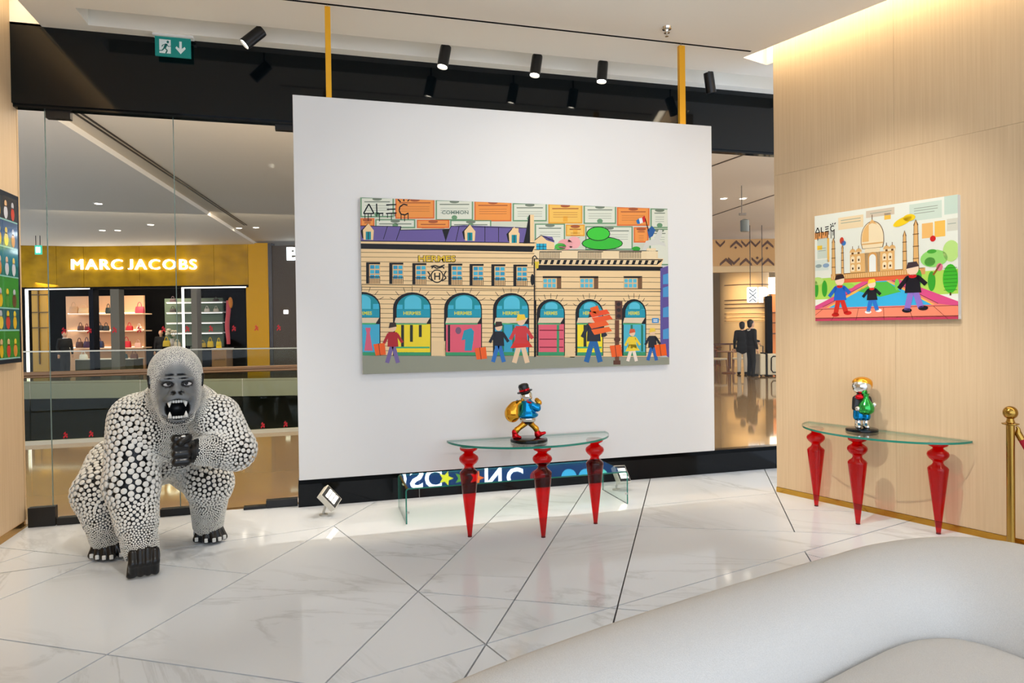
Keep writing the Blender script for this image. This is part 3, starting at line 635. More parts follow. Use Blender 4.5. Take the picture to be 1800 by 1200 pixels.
# pavement
p.L = 8; p.poly([(40, 1040), (R_ + 980, 1050), (R_ + 980, 1120), (40, 1170)], (148, 148, 128)); p.rect(487, 950, 575, 1046, (234, 200, 150)); p.rect(R_ + 325, 965, R_ + 388, 1052, (234, 200, 150))
# traffic light
p.L = 12; p.rect(R_ + 638, 820, R_ + 664, 1095, (110, 66, 40)); p.poly([(R_ + 638, 700), (R_ + 684, 704), (R_ + 682, 815), (R_ + 640, 815)], (92, 56, 40)); p.L = 13
for y in (722, 758, 795): p.ell(R_ + 661, y, 13, 12, (50, 34, 28), 12)
p.ell(R_ + 652, 940, 20, 18, (92, 54, 34), 12); p.rect(R_ + 628, 1070, R_ + 672, 1096, (92, 54, 34))
# plain faceless passers-by in flat colours
def walker(x, foot, h, coat, leg, skin=(236, 196, 160), bag=None, hair=(60, 44, 34), skirt=None):
    p.L = 12; p.line([(x - h * .02, foot - h * .42), (x - h * .14, foot)], h * .1, leg); p.line([(x + h * .02, foot - h * .42), (x + h * .13, foot)], h * .1, leg)
    p.L = 13; p.poly([(x - h * .13, foot - h * .4), (x - h * .11, foot - h * .76), (x + h * .11, foot - h * .76), (x + h * .14, foot - h * .4)], coat)
    if skirt: p.poly([(x - h * .1, foot - h * .52), (x + h * .1, foot - h * .52), (x + h * .24, foot - h * .33), (x - h * .22, foot - h * .3)], skirt)
    p.line([(x + h * .1, foot - h * .72), (x + h * .24, foot - h * .5)], h * .07, coat); p.line([(x - h * .1, foot - h * .72), (x - h * .22, foot - h * .48)], h * .07, coat)
    p.L = 14; p.ell(x, foot - h * .88, h * .09, h * .11, skin, 14); p.L = 15; p.poly([(x - h * .1, foot - h * .86), (x - h * .07, foot - h * 1.0), (x + h * .07, foot - h * 1.0), (x + h * .1, foot - h * .9)], hair)
    if bag: p.L = 15; p.poly([(bag[0] - 40, bag[1] - 30), (bag[0] + 30, bag[1] - 38), (bag[0] + 38, bag[1] + 34), (bag[0] - 26, bag[1] + 40)], ORB); p.L = 16; p.line([(bag[0] - 8, bag[1] - 36), (bag[0] + 2, bag[1] + 38)], 3, K)
walker(248, 1085, 250, (176, 36, 40), (120, 100, 150), bag=(168, 1000)); walker(905, 1080, 250, (34, 34, 40), (50, 110, 180), bag=(795, 1025))
walker(R_ + 55, 1085, 300, (206, 60, 60), (235, 200, 160), hair=(240, 200, 60), skirt=(214, 50, 36)); walker(R_ + 505, 1080, 320, (40, 42, 50), (40, 100, 160))
for i, (dx, dy) in enumerate(((10, 0), (-8, -38), (14, -74), (-4, -108))): p.L = 15 + i % 2; p.poly([(R_ + 480 + dx, 880 + dy), (R_ + 590 + dx, 862 + dy), (R_ + 610 + dx, 888 + dy), (R_ + 500 + dx, 912 + dy)], (240, 104 - i * 8, 36))
p.L = 16; p.poly([(R_ + 482, 745), (R_ + 530, 730), (R_ + 545, 775), (R_ + 500, 790)], ORB)
walker(R_ + 745, 1075, 200, (240, 205, 50), (240, 220, 200), hair=(210, 90, 50), bag=(R_ + 645, 1010), skirt=(240, 205, 50)); walker(R_ + 870, 1070, 200, (40, 40, 46), (46, 100, 170), hair=(238, 200, 70), bag=(R_ + 922, 1005))
o = p.mb.build('printed_picture', PRINT, t)

# ================================================================== smaller painting (domed monument)
t = wthing('painting', 'small glossy painting of a domed monument on the veneered wall', 'painting', onw(1.07, .02, 1.7))
SA, SB, ZA, ZB = .462, 1.68, 1.70, 2.68
b = MB(); b.prism([onw(SA, .048, ZA), onw(SB, .048, ZA), onw(SB, 0.0, ZA), onw(SA, 0.0, ZA)], (0, 0, ZB - ZA)); b.build('canvas', MATS['canvas_edge'], t)
def mon(x, y):   # picture units 0..1000 across, 0..805 down
    return onw(SA + (SB - SA) * min(max(x, 0), 1000) / 1000, .0484, ZB - (ZB - ZA) * min(max(y, 0), 805) / 805)
p = Print(mon, WN, .0004)
p.rect(0, 0, 1000, 805, (232, 232, 216)); p.L = 1
for x0, y0, x1, y1, c in ((0, 130, 110, 180, (236, 160, 90)), (20, 175, 100, 330, (206, 214, 196)), (100, 180, 118, 360, (240, 190, 100)), (190, 40, 380, 130, (238, 214, 170)), (400, 20, 600, 70, (214, 196, 170)), (530, 55, 575, 100, (240, 190, 80)), (700, 20, 905, 135, (206, 218, 200)), (920, 0, 1000, 120, (198, 214, 196)), (780, 160, 850, 260, (240, 186, 110)), (860, 155, 925, 260, (242, 190, 90)), (935, 150, 1000, 230, (214, 210, 190)), (0, 340, 110, 420, (214, 222, 208))): p.rect(x0, y0, x1, y1, c)
p.L = 2
for x0, y0, x1 in ((210, 60, 360), (210, 80, 360), (430, 40, 580), (730, 50, 880), (730, 66, 880), (730, 84, 860), (940, 180, 990), (30, 250, 90), (30, 268, 90)): p.rect(x0, y0, x1, y0 + 5, (160, 168, 150))
p.rect(20, 230, 60, 262, (244, 200, 60)); p.ell(30, 385, 26, 14, (150, 165, 160)); p.ell(90, 385, 26, 16, (140, 165, 190))
# grass, pool, terraces, pavement
p.L = 3; p.rect(0, 480, 1000, 640, (176, 214, 90)); p.L = 4; p.poly([(380, 520), (620, 520), (1000, 720), (1000, 805), (0, 805), (0, 720)], (228, 120, 110)); p.L = 5
p.poly([(420, 528), (560, 528), (840, 706), (110, 706)], (60, 170, 214)); p.L = 6; p.poly([(440, 535), (550, 535), (640, 610), (500, 640), (330, 590)], (84, 180, 70)); p.poly([(430, 530), (470, 530), (110, 706), (90, 706)], (236, 180, 80)); p.poly([(540, 530), (560, 530), (860, 706), (840, 706)], (236, 180, 80))
p.L = 5; p.poly([(380, 520), (430, 530), (60, 700), (0, 720), (0, 690)], (214, 80, 130)); p.poly([(580, 528), (620, 520), (1000, 690), (1000, 720), (880, 700)], (214, 80, 130))
p.L = 6; p.poly([(0, 716), (1000, 716), (1000, 790), (0, 790)], (240, 134, 104)); p.rect(0, 782, 1000, 805, (190, 60, 90))
p.L = 7
for pts in ([(0, 716), (1000, 716)], [(0, 782), (1000, 782)], [(60, 716), (0, 760)], [(180, 716), (130, 805)], [(340, 716), (320, 805)], [(520, 716), (525, 805)], [(690, 716), (720, 805)], [(850, 716), (940, 805)], [(60, 700), (430, 530)], [(880, 700), (580, 528)]): p.line(pts, 3, (90, 40, 40))
# monument
SAN = (228, 178, 112); CRM = (244, 222, 180); INK = (110, 74, 40)
p.L = 6; p.rect(130, 455, 800, 500, (214, 158, 92)); p.rect(200, 495, 740, 525, (222, 100, 60)); p.L = 7; p.rect(280, 320, 600, 460, SAN); p.rect(390, 290, 500, 460, CRM); p.rect(140, 456, 790, 460, INK)
for i in range(40): p.rect(140 + i * 16, 464, 144 + i * 16, 492, (240, 206, 150))
p.L = 8; p.poly([(362, 250)] + [(445 - 83 * math.cos(a), 215 - 118 * math.sin(a) * (1 if a else 1)) for a in [math.pi * i / 16 for i in range(17)]] + [(528, 250), (520, 290), (372, 290)], INK)
p.L = 9; p.poly([(366, 248)] + [(445 - 79 * math.cos(a), 215 - 113 * math.sin(a)) for a in [math.pi * i / 16 for i in range(17)]] + [(524, 248), (516, 288), (376, 288)], CRM)
p.L = 10; p.poly([(372, 240)] + [(430 - 58 * math.cos(a), 215 - 100 * math.sin(a)) for a in [math.pi * i / 20 for i in range(10)]] + [(420, 240)], (236, 186, 116)); p.poly([(410, 125), (445, 84), (480, 125), (445, 112)], SAN); p.line([(445, 90), (445, 52)], 5, INK); p.rect(370, 252, 520, 262, SAN)
for x in (300, 345, 545, 585): p.L = 9; p.ell(x, 305, 22, 24, SAN, 14); p.L = 10; p.line([(x, 285), (x, 262)], 4, INK); p.rect(x - 20, 306, x + 20, 322, CRM); p.L = 11; p.rect(x - 8, 308, x + 8, 322, INK)
p.L = 10; p.arch(412, 480, 318, 350, 458, (216, 160, 92)); p.L = 11; p.arch(422, 470, 334, 362, 458, (236, 236, 226)); p.L = 9
for x in (300, 345, 530, 570):
    for y in (345, 405): p.arch(x - 14, x + 14, y - 10, y + 4, y + 40, CRM); p.L = 10; p.rect(x - 5, y + 12, x + 6, y + 28, (80, 54, 34)); p.L = 9
for x, y0, y1, w_ in ((152, 195, 470, 16), (222, 245, 465, 11), (668, 205, 460, 15), (742, 140, 470, 20)):
    p.L = 8; p.poly([(x - w_, y1), (x - w_ * .7, y0 + 30), (x - w_ * .8, y0 + 22), (x, y0 - 16), (x + w_ * .8, y0 + 22), (x + w_ * .7, y0 + 30), (x + w_, y1)], INK); p.L = 9; p.poly([(x - w_ + 3, y1), (x - w_ * .7 + 3, y0 + 30), (x, y0 - 8), (x + w_ * .7 - 3, y0 + 30), (x + w_ - 3, y1)], SAN); p.L = 10
    for k in range(1, 4): yy = y0 + (y1 - y0) * k / 4; p.rect(x - w_, yy, x + w_, yy + 5, INK)
p.L = 8
# planting
for x, y, rx, ry, c in ((10, 560, 18, 62, (60, 160, 50)), (78, 560, 22, 62, (60, 160, 50)), (20, 500, 50, 30, (190, 220, 120)), (250, 550, 60, 22, (150, 204, 80)), (760, 520, 18, 56, (70, 170, 60)), (840, 550, 24, 66, (60, 160, 50)), (955, 540, 46, 95, (70, 180, 50)), (855, 400, 85, 58, (150, 214, 110)), (830, 420, 34, 30, (90, 180, 70)), (960, 360, 50, 70, (190, 224, 130)), (615, 560, 16, 40, (120, 196, 80))):
    p.L = 8; p.ell(x, y, rx, ry, c)
p.L = 9; p.line([(850, 510), (895, 440)], 12, (150, 96, 44)); p.ell(842, 352, 30, 14, (80, 170, 60)); p.line([(955, 630), (955, 650)], 10, (80, 56, 30))
for k in range(7): p.line([(915, 470 + k * 24), (995, 470 + k * 24)], 3, (40, 120, 36))
p.ell(655, 128, 66, 26, (246, 206, 40), 18, -.35); p.ell(700, 108, 40, 24, (246, 206, 40)); p.ell(218, 212, 16, 26, (200, 70, 50)); p.ell(232, 232, 18, 18, (60, 120, 190)); p.ell(850, 268, 18, 20, (206, 40, 40)); p.ell(890, 460, 20, 26, (226, 120, 140))
# painted tag
p.L = 9
for pts in ([(8, 130), (26, 92), (42, 130), (8, 130)], [(56, 92), (56, 130), (72, 130)], [(86, 96), (116, 94)], [(88, 112), (114, 110)], [(86, 130), (116, 128)], [(158, 96), (138, 92), (130, 110), (134, 128), (150, 132), (162, 122)], [(128, 78), (136, 86)], [(148, 72), (148, 84)], [(170, 72), (162, 84)]): p.line(pts, 7, (24, 22, 20))
for x, d in ((12, 40), (26, 60), (40, 30), (58, 46), (72, 24), (90, 32), (104, 52), (116, 26), (134, 56), (150, 36), (160, 62)): p.line([(x, 130), (x, 130 + d)], 5, (24, 22, 20))
def walker2(x, foot, h, coat, leg, bow, hair, shoe):
    p.L = 12; p.line([(x - h * .03, foot - h * .42), (x - h * .12, foot)], h * .12, leg); p.line([(x + h * .04, foot - h * .42), (x + h * .16, foot - h * .04)], h * .12, leg)
    p.ell(x - h * .12, foot, h * .1, h * .05, shoe, 12); p.ell(x + h * .2, foot - h * .04, h * .1, h * .05, shoe, 12)
    p.L = 13; p.poly([(x - h * .16, foot - h * .36), (x - h * .12, foot - h * .72), (x + h * .12, foot - h * .72), (x + h * .17, foot - h * .36)], coat); p.line([(x - h * .1, foot - h * .68), (x - h * .28, foot - h * .46)], h * .09, coat); p.line([(x + h * .1, foot - h * .68), (x + h * .26, foot - h * .52)], h * .09, coat)
    p.L = 14; p.ell(x, foot - h * .85, h * .12, h * .13, (240, 208, 176), 16); p.ell(x, foot - h * .7, h * .08, h * .04, bow, 10); p.L = 15; p.poly([(x - h * .13, foot - h * .86), (x - h * .09, foot - h * .99), (x + h * .08, foot - h * 1.0), (x + h * .13, foot - h * .9)], hair)
walker2(200, 760, 300, (40, 100, 190), (200, 50, 40), (200, 40, 36), (60, 44, 40), (196, 40, 34)); walker2(440, 745, 235, (36, 36, 42), (50, 110, 190), (214, 44, 36), (242, 206, 60), (236, 232, 226)); walker2(720, 740, 330, (34, 32, 38), (140, 110, 190), (206, 36, 40), (70, 56, 60), (34, 30, 34))
p.mb.build('printed_picture', PRINT, t)

# ================================================================== lit picture on the left wall
t = wthing('light_box', 'dark framed glossy picture box of bright shelves on the left wall', 'picture', (XL, 6.2, 1.44))
b = MB(); b.span((XL, 5.45, 1.444), (XL + .045, 6.75, 2.852)); bevel(b.build('frame', mat('dark_frame', S(26, 34, 44), .3), t), .004)
q = Print(lambda u, v: V(XL + .0455, 6.71 - u, 2.81 - v), (1, 0, 0), .0005); q.rect(0, 0, 1.22, 1.33, (24, 60, 70))
rnd = random.Random(4)
for row, (v0, v1, bg) in enumerate(((0, .2, (40, 44, 52)), (.2, .42, (60, 90, 130)), (.42, .66, (30, 120, 112)), (.66, .92, (60, 150, 50)), (.92, 1.1, (40, 100, 100)), (1.1, 1.33, (60, 140, 40)))):
    q.L = 1; q.rect(0, v0, 1.22, v1 - .012, bg); q.L = 2; q.rect(0, v1 - .012, 1.22, v1, (150, 200, 190))
    q.L = 3
    for k in range(9):
        x = .09 + k * .13; c = rnd.choice([(240, 190, 40), (214, 70, 50), (230, 150, 60), (220, 220, 225), (90, 150, 60), (120, 70, 50), (240, 214, 80)])
        q.ell(x, v1 - .07, .03 + .012 * rnd.random(), .055, c); q.ell(x, v1 - .14, .024, .028, rnd.choice([(236, 190, 140), (240, 205, 60), (200, 200, 205)]), 12)
q.mb.build('printed_picture', mat('lightbox_print', (1, 1, 1, 1), .1, coat=1., vcol=True), t)

# ================================================================== console tables
STEEL = mat('steel_disc', S(200, 196, 188), .3, .8)
def console(label, loc, rz, legs, ax, ay):
    t = thing('console_table', label, 'table', loc, rz, 'half-moon glass consoles')
    pts = [(ax * math.cos(a), -ay * math.sin(a), .728) for a in [math.pi * i / 40 for i in range(41)]]
    b = MB(); b.prism(pts, (0, 0, .017), 0, 1); b.build('glass_top', [TGLASS, EDGE], t)
    prof = [(.0, 0), (.016, 0), (.0175, .02), (.074, .508), (.075, .52), (.066, .533), (.044, .55), (.036, .565), (.040, .58), (.064, .60), (.077, .62), (.079, .636), (.072, .652), (.050, .668), (.036, .68), (.044, .69), (.066, .70), (.072, .708), (.072, .722), (0, .722)]
    for x, y in legs:
        b = MB(); b.lathe(prof, (x, y, 0), 32); l = b.build('leg', REDG, t, True, 50)
        b = MB(); b.lathe([(0, .722), (.066, .722), (.066, .728), (0, .728)], (x, y, 0), 24); b.build('mounting_disc', STEEL, l)
        b = MB(); b.lathe([(0, .0), (.0178, .0), (.0178, .006), (0, .006)], (x, y, 0), 16); b.build('foot_pad', mat('pad_red', S(90, 10, 14), .4), l)
    return t
console('half-moon glass console on three red cone legs, before the white panel', (1.735, 5.63, 0), 0, [(-.584, -.252), (-.027, -.453), (.514, -.238)], .715, .535)
console('half-moon glass console on three red cone legs, against the veneered wall', onw(1.06, .012), -math.atan2(.9519, .3063), [(-.523, -.167), (.008, -.414), (.52, -.161)], .70, .50)

# low glass bench, bent in one piece
t = thing('glass_bench', 'low bent-glass bench behind the red-legged console, below the white panel', 'bench', (1.745, 6.18, 0))
b = MB(); hw = 1.045; dp = .29; th = .012; r = .03; path = [(-hw, .0)] + [(-hw + r - r * math.cos(a), .309 - r + r * math.sin(a)) for a in [math.pi / 2 * i / 4 for i in range(5)]] + [(hw - r + r * math.sin(a), .309 - r + r * math.cos(a)) for a in [math.pi / 2 * i / 4 for i in range(5)]] + [(hw, 0)]
inn = [(-hw + th, .0)] + [(-hw + r - (r - th) * math.cos(a), .309 - r + (r - th) * math.sin(a)) for a in [math.pi / 2 * i / 4 for i in range(5)]] + [(hw - r + (r - th) * math.sin(a), .309 - r + (r - th) * math.cos(a)) for a in [math.pi / 2 * i / 4 for i in range(5)]] + [(hw - th, 0)]
n = len(path); vsl = [(x, y, z) for y in (-dp, dp) for x, z in path] + [(x, y, z) for y in (-dp, dp) for x, z in inn]
b.add(vsl, [(i, i + 1, n + i + 1, n + i) for i in range(n - 1)], 0); b.add(vsl, [(2 * n + i + 1, 2 * n + i, 3 * n + i, 3 * n + i + 1) for i in range(n - 1)], 0)
b.add(vsl, [(i + 1, i, 2 * n + i, 2 * n + i + 1) for i in range(n - 1)], 1); b.add(vsl, [(n + i, n + i + 1, 3 * n + i + 1, 3 * n + i) for i in range(n - 1)], 1)
b.add(vsl, [(0, n, 3 * n, 2 * n), (n - 1, 3 * n - 1, 4 * n - 1, 2 * n - 1)], 1)
b.build('bent_glass', [BENCHG, EDGE], t)
for sx in (-1, 1):
    b = MB(); b.box((sx * (hw - .02), -dp - .004, .10), (.02, .012, .018)); b.build('edge_clip', STEEL, t)

# floodlights on the floor behind the panel
def flood(label, loc, aim, roll):
    t = wthing('floodlight', label, 'floodlight', loc, 'small white floodlights by the plinth'); p0 = Vector(loc); d = Vector(aim).normalized(); c = p0 + V(.035, 0, .15)
    q = d.to_track_quat('Y', 'Z').to_matrix() @ Matrix.Rotation(roll, 3, 'Y'); WF = mat('flood_white', S(222, 216, 202), .4)
    b = MB(); b.box(c, (.15, .06, .19), q); bevel(b.build('housing', WF, t), .006)
    b = MB(); b.box(c + d * .031, (.13, .006, .17), q); b.build('bezel', BLACKM, t)
    b = MB(); X = q @ V(1, 0, 0); Z = q @ V(0, 0, 1)
    for i in (-1, 1):
        for j in (-1, 0, 1): b.box(c + d * .036 + X * (.026 * i) + Z * (.04 * j), (.044, .006, .032), q)
    b.build('lens', mat('flood_lens', (1, 1, 1, 1), .2, emit=(1, .9, .75, 1), es=1.4), t)
    b = MB(); b.tube([p0 + V(-.02, 0, .0), p0 + V(-.02, 0, .03), p0 + V(.0, 0, .09), c - d * .03], .011, 8); b.lathe([(0, 0), (.04, 0), (.038, .012), (0, .014)], p0 + V(-.02, 0, 0), 16); b.build('bracket', mat('flood_bracket', S(190, 186, 176), .4, .5), t, True)
    return t
flood('small white floodlight on the floor left of the glass bench', (.04, 6.42, 0), (.62, -.6, .5), .5)
flood('small white floodlight on the floor seen through the bench end', (2.93, 6.42, 0), (.25, -.75, .6), -.1)

# ================================================================== figurines (plain stand-ins: smooth, faceless)
def metalc(n, c=0): return MATS['foil_' + n] if c == 0 else mat('foil_' + n, S(*c), .12, .85)
t = thing('figurine', 'chrome striding figurine in blue coat with gold sack on black disc', 'figurine', (1.655, 5.36, .745))
b = MB(); b.lathe([(0, 0), (.152, 0), (.155, .006), (.152, .022), (.146, .026), (0, .026)], (0, 0, 0), 40); b.build('base_disc', BLACKG, t, True)
sobj('head', [ell((-.018, 0, .372), (.052, .05, .05)), cap((-.015, 0, .34), (-.012, 0, .31), .026, .03)], .007, CHROME, t)
sobj('coat', [cap((-.012, 0, .305), (-.012, 0, .235), .05, .068), ell((-.008, 0, .215), (.09, .075, .03)), cap((.02, -.045, .30), (.06, -.055, .275), .028, .024), cap((.06, -.055, .275), (.075, -.03, .30), .024, .02), cap((-.04, .04, .30), (-.09, .02, .32), .028, .022)], .007, metalc('blue', (20, 140, 205)), t)
sobj('belly', [ell((-.008, 0, .185), (.07, .062, .05))], .008, CHROME, t)
b = MB(); b.ell((.005, -.02, .318), (.042, .042, .014), 16, 8, Matrix.Rotation(.35, 3, 'Y')); b.build('scarf', metalc('red', (206, 24, 32)), t, True)
sobj('sack', [ell((-.135, .01, .235), (.066, .06, .075), .03), cap((-.11, .01, .30), (-.03, .02, .335), .035, .014, .04)], .007, metalc('gold', (232, 168, 50)), t)
sobj('hands', [ell((.083, -.025, .315), (.024, .022, .026)), ell((.072, .0, .335), (.02, .02, .02))], .006, metalc('gold', 0), t)
sobj('leg', [cap((-.03, 0, .15), (-.105, 0, .098), .026, .02), cap((-.105, 0, .098), (-.118, 0, .06), .02, .018)], .006, metalc('gold', 0), t)
sobj('leg', [cap((.012, 0, .15), (.062, 0, .10), .026, .02), cap((.062, 0, .10), (.075, 0, .062), .02, .018)], .006, metalc('gold', 0), t)
sobj('shoe', [cap((-.122, 0, .082), (-.116, 0, .045), .024, .022), cap((-.116, 0, .045), (-.078, -.005, .036), .02, .014)], .006, metalc('red', 0), t)
sobj('shoe', [cap((.072, 0, .07), (.076, 0, .046), .024, .022), cap((.076, 0, .046), (.135, -.005, .062), .02, .013)], .006, metalc('red', 0), t)
rt = Matrix.Rotation(-.25, 3, 'Y'); b = MB(); b.lathe([(0, 0), (.064, 0), (.064, .006), (.042, .009), (.042, .028), (.044, .05), (.036, .064), (.015, .07), (0, .07)], (-.030, 0, .408), 28, rt); h = b.build('hat', mat('hat_black', S(20, 20, 22), .3), t, True)
b = MB(); b.lathe([(.0425, .011), (.0445, .011), (.0447, .026), (.0425, .026)], (-.030, 0, .408), 28, rt); b.build('hat_band', metalc('red', 0), h, True)

q = atz(1515, 757, .745); t = thing('figurine', 'chrome standing figurine with green vase and gold cap on black disc', 'figurine', (q.x, q.y, .745), -.55)
b = MB(); b.lathe([(0, 0), (.128, 0), (.131, .006), (.128, .02), (.122, .024), (0, .024)], (0, 0, 0), 40); b.build('base_disc', BLACKG, t, True)
sobj('head', [ell((0, 0, .385), (.078, .07, .072)), cap((0, 0, .32), (0, 0, .29), .03, .03)], .008, CHROME, t)
sobj('cap', [ell((.008, .012, .418), (.08, .072, .05)), ell((.05, .02, .39), (.04, .05, .045))], .007, metalc('gold', 0), t)
sobj('jacket', [cap((0, 0, .285), (0, 0, .20), .05, .058), cap((-.05, -.01, .28), (-.062, -.03, .20), .026, .022), cap((.05, -.01, .28), (.06, -.04, .22), .026, .022)], .007, mat('hat_black', 0), t)
b = MB(); b.ell((-.02, -.045, .297), (.04, .022, .026), 14, 8); b.build('bow', metalc('red', 0), t, True)
b = MB(); b.lathe([(0, .148), (.035, .15), (.062, .175), (.066, .205), (.055, .24), (.03, .275), (.02, .30), (.027, .325), (.03, .33), (0, .33)], (.022, -.055, 0), 28); b.build('vase', metalc('green', (60, 170, 80)), t, True)
for hq in ((-.045, -.075, .20), (.085, -.065, .235)): sobj('hand', [ell(hq, (.023, .02, .023))], .006, CHROME, t)
sobj('shorts', [cap((-.028, 0, .175), (-.03, 0, .125), .04, .04), cap((.028, 0, .175), (.03, 0, .125), .04, .04)], .007, metalc('blue', 0), t)
for sx in (-1, 1): sobj('leg', [cap((sx * .03, 0, .13), (sx * .03, 0, .05), .026, .024), cap((sx * .03, 0, .045), (sx * .034, -.04, .04), .024, .022)], .007, CHROME, t)

# ================================================================== rope stanchion
p0 = V(4.832, 3.78, 0); t = thing('stanchion', 'polished brass rope post at the right edge by the veneered wall', 'stanchion', p0)
b = MB(); b.lathe([(0, 0), (.16, 0), (.16, .012), (.10, .03), (.035, .05), (0, .05)], (0, 0, 0), 36); b.build('base', BRASS, t, True)
b = MB(); b.lathe([(.0, .03), (.027, .03), (.027, .93), (0, .93)], (0, 0, 0), 24); b.build('post', BRASS, t, True)
b = MB(); b.lathe([(0, .925), (.04, .925), (.055, .932), (.055, .938), (.03, .944), (.024, .96), (.022, .975), (0, .975)], (0, 0, 0), 28); b.build('collar', BRASS, t, True)
b = MB(); b.ell((0, 0, 1.015), (.048, .048, .048), 24, 14); b.build('ball', BRASS, t, True)
t = wthing('velvet_rope', 'red velvet rope hooked onto the brass post', 'rope', p0 + V(.03, 0, .92)); RV = mat('red_velvet', S(158, 18, 38), .85)
A0 = p0 + V(.036, -.02, .915); pts = [A0 + V(.012 + .18 * s_, -.50 * s_, -.05 - 1.15 * s_ + .95 * s_ * s_) for s_ in [i / 16 for i in range(17)]]
b = MB(); b.tube(pts, .021, 14); b.build('rope', RV, t, True)
b = MB(); b.tube([A0, A0 + V(.008, -.004, -.015), pts[0]], [.008, .012, .022], 12); b.tube([pts[0] - V(.004, 0, -.004), pts[0] + (pts[1] - pts[0]).normalized() * .05], .0235, 14); b.build('rope_end', BRASS, t, True)

# ================================================================== sofa
FAB = mat('sofa_fabric', S(217, 212, 204), .85, spec=.2, noise=((260, 260, 260), S(207, 202, 194), 2), bump=.25)
crease = [(-.9, 1.22), (-.3, 1.41), (.3, 1.60), (.75, 1.745), (1.2, 1.885), (1.666, 2.025), (1.95, 2.115), (2.2, 2.185), (2.36, 2.195), (2.48, 2.15), (2.55, 2.03), (2.57, 1.85), (2.56, 1.5), (2.5, 1.0)]
ridge = [(-.9, 1.55), (-.35, 1.75), (.25, 1.945), (.62, 2.09), (1.06, 2.24), (1.5, 2.37), (1.85, 2.465), (2.2, 2.555), (2.52, 2.63), (2.85, 2.63), (3.07, 2.53), (3.18, 2.3), (3.2, 1.8), (3.15, 1.1)]
def smooth_path(pts, k=6):
    P = [Vector(p) for p in pts]; out = []
    for i in range(len(P) - 1):
        a = P[max(i - 1, 0)]; b_ = P[i]; c = P[i + 1]; d = P[min(i + 2, len(P) - 1)]
        for j in range(k):
            u = j / k; out.append(.5 * (2 * b_ + (c - a) * u + (2 * a - 5 * b_ + 4 * c - d) * u * u + (3 * b_ - a - 3 * c + d) * u ** 3))
    return out + [P[-1]]
CR = smooth_path(crease); RI = smooth_path(ridge)
t = wthing('sofa', 'curved white upholstered sofa in the foreground', 'sofa', (1.4, 1.9, 0))
prof = [(-.02, .30), (-.01, .40), (.03, .47), (.10, .535), (.22, .59), (.36, .625), (.55, .65), (.75, .66), (.92, .655), (1.04, .635), (1.13, .60), (1.19, .54), (1.22, .45), (1.22, .3), (1.20, .07), (1.0, .05), (.2, .05), (-.02, .05)]
b = MB(); b.ring([[V(*(c.lerp(r_, w_)), z) for w_, z in prof] for c, r_ in zip(CR, RI)]); b.build('backrest', FAB, t, True, 60)
# seat cushion: follows the crease, gently crowned
edge = [c + (Vector((1.55, .95)) - c).normalized() * .006 for c in CR]; cen = Vector((1.35, 1.35)); rings = []
loop = edge + [Vector((2.2, .75)), Vector((1.2, .7)), Vector((.2, .75)), Vector((-.7, .95))]
for k_, z in ((1.0, .1), (1.0, .395), (.985, .415), (.95, .428), (.85, .44), (.6, .452), (.3, .458), (.05, .46)): rings.append([V(*(cen.lerp(e, k_)), z) for e in loop])
b = MB(); b.ring(rings); b.build('seat_cushion', FAB, t, True, 60)
b = MB(); b.prism([V(*(c.lerp(r_, .25)), .0) for c, r_ in zip(CR[::6], RI[::6])] + [V(*(c.lerp(r_, 1.0)), .0) for c, r_ in list(zip(CR[::6], RI[::6]))[::-1]], (0, 0, .05)); b.build('plinth', mat('sofa_plinth', S(40, 38, 36), .5), t)
b = MB(); b.prism([(.0, .85, .0), (2.3, .85, 0), (2.3, 1.9, 0), (1.6, 1.9, 0), (0, 1.4, 0)], (0, 0, .1)); b.build('seat_base', MATS['sofa_plinth'], t)

# ================================================================== gorilla
GO = V(-1.2, 5.35, 0); GA = math.atan2(GO.x, GO.y); GR = Matrix.Rotation(-GA, 3, 'Z'); GI = GR.transposed()
def G(x, y, t_): q = GI @ (att(x, y, t_) - GO); return np.array(q)
gor = thing('gorilla_statue', 'life-size gorilla statue covered in white studs, roaring with fist raised', 'statue', GO, -GA)
PR = []
def limb(a, b_, ra, rb, k=.05): PR.append(cap(a, b_, ra, rb, k))
# trunk
chest = G(308, 745, 5.12); PR.append(ell(chest, (.33, .26, .25), .08))
PR.append(ell(G(312, 715, 5.06), (.27, .22, .17), .1))
PR.append(ell(G(285, 785, 5.45), (.34, .33, .23), .1)); PR.append(ell(G(262, 805, 5.65), (.36, .27, .2), .1))
# planted arm
sh = G(240, 738, 5.0); el = G(232, 850, 4.92); wr = G(246, 957, 4.78)
limb(sh, el, .165, .150, .06); limb(el, wr, .150, .105, .05); limb(wr, G(249, 968, 4.76), .105, .10, .03)
# raised arm
sh2 = G(378, 738, 5.0); el2 = G(412, 790, 4.95); wr2 = G(352, 793, 4.72)
limb(sh2, el2, .165, .120, .06); limb(el2, wr2, .120, .092, .04)
# hind legs
hp = G(205, 825, 5.5); kn = G(176, 868, 5.2); an = G(188, 940, 5.12); limb(hp, kn, .2, .155, .08); limb(kn, an, .155, .115, .05)
hp2 = G(345, 822, 5.62); kn2 = G(368, 850, 5.36); an2 = G(366, 918, 5.48); limb(hp2, kn2, .19, .15, .08); limb(kn2, an2, .15, .112, .05)
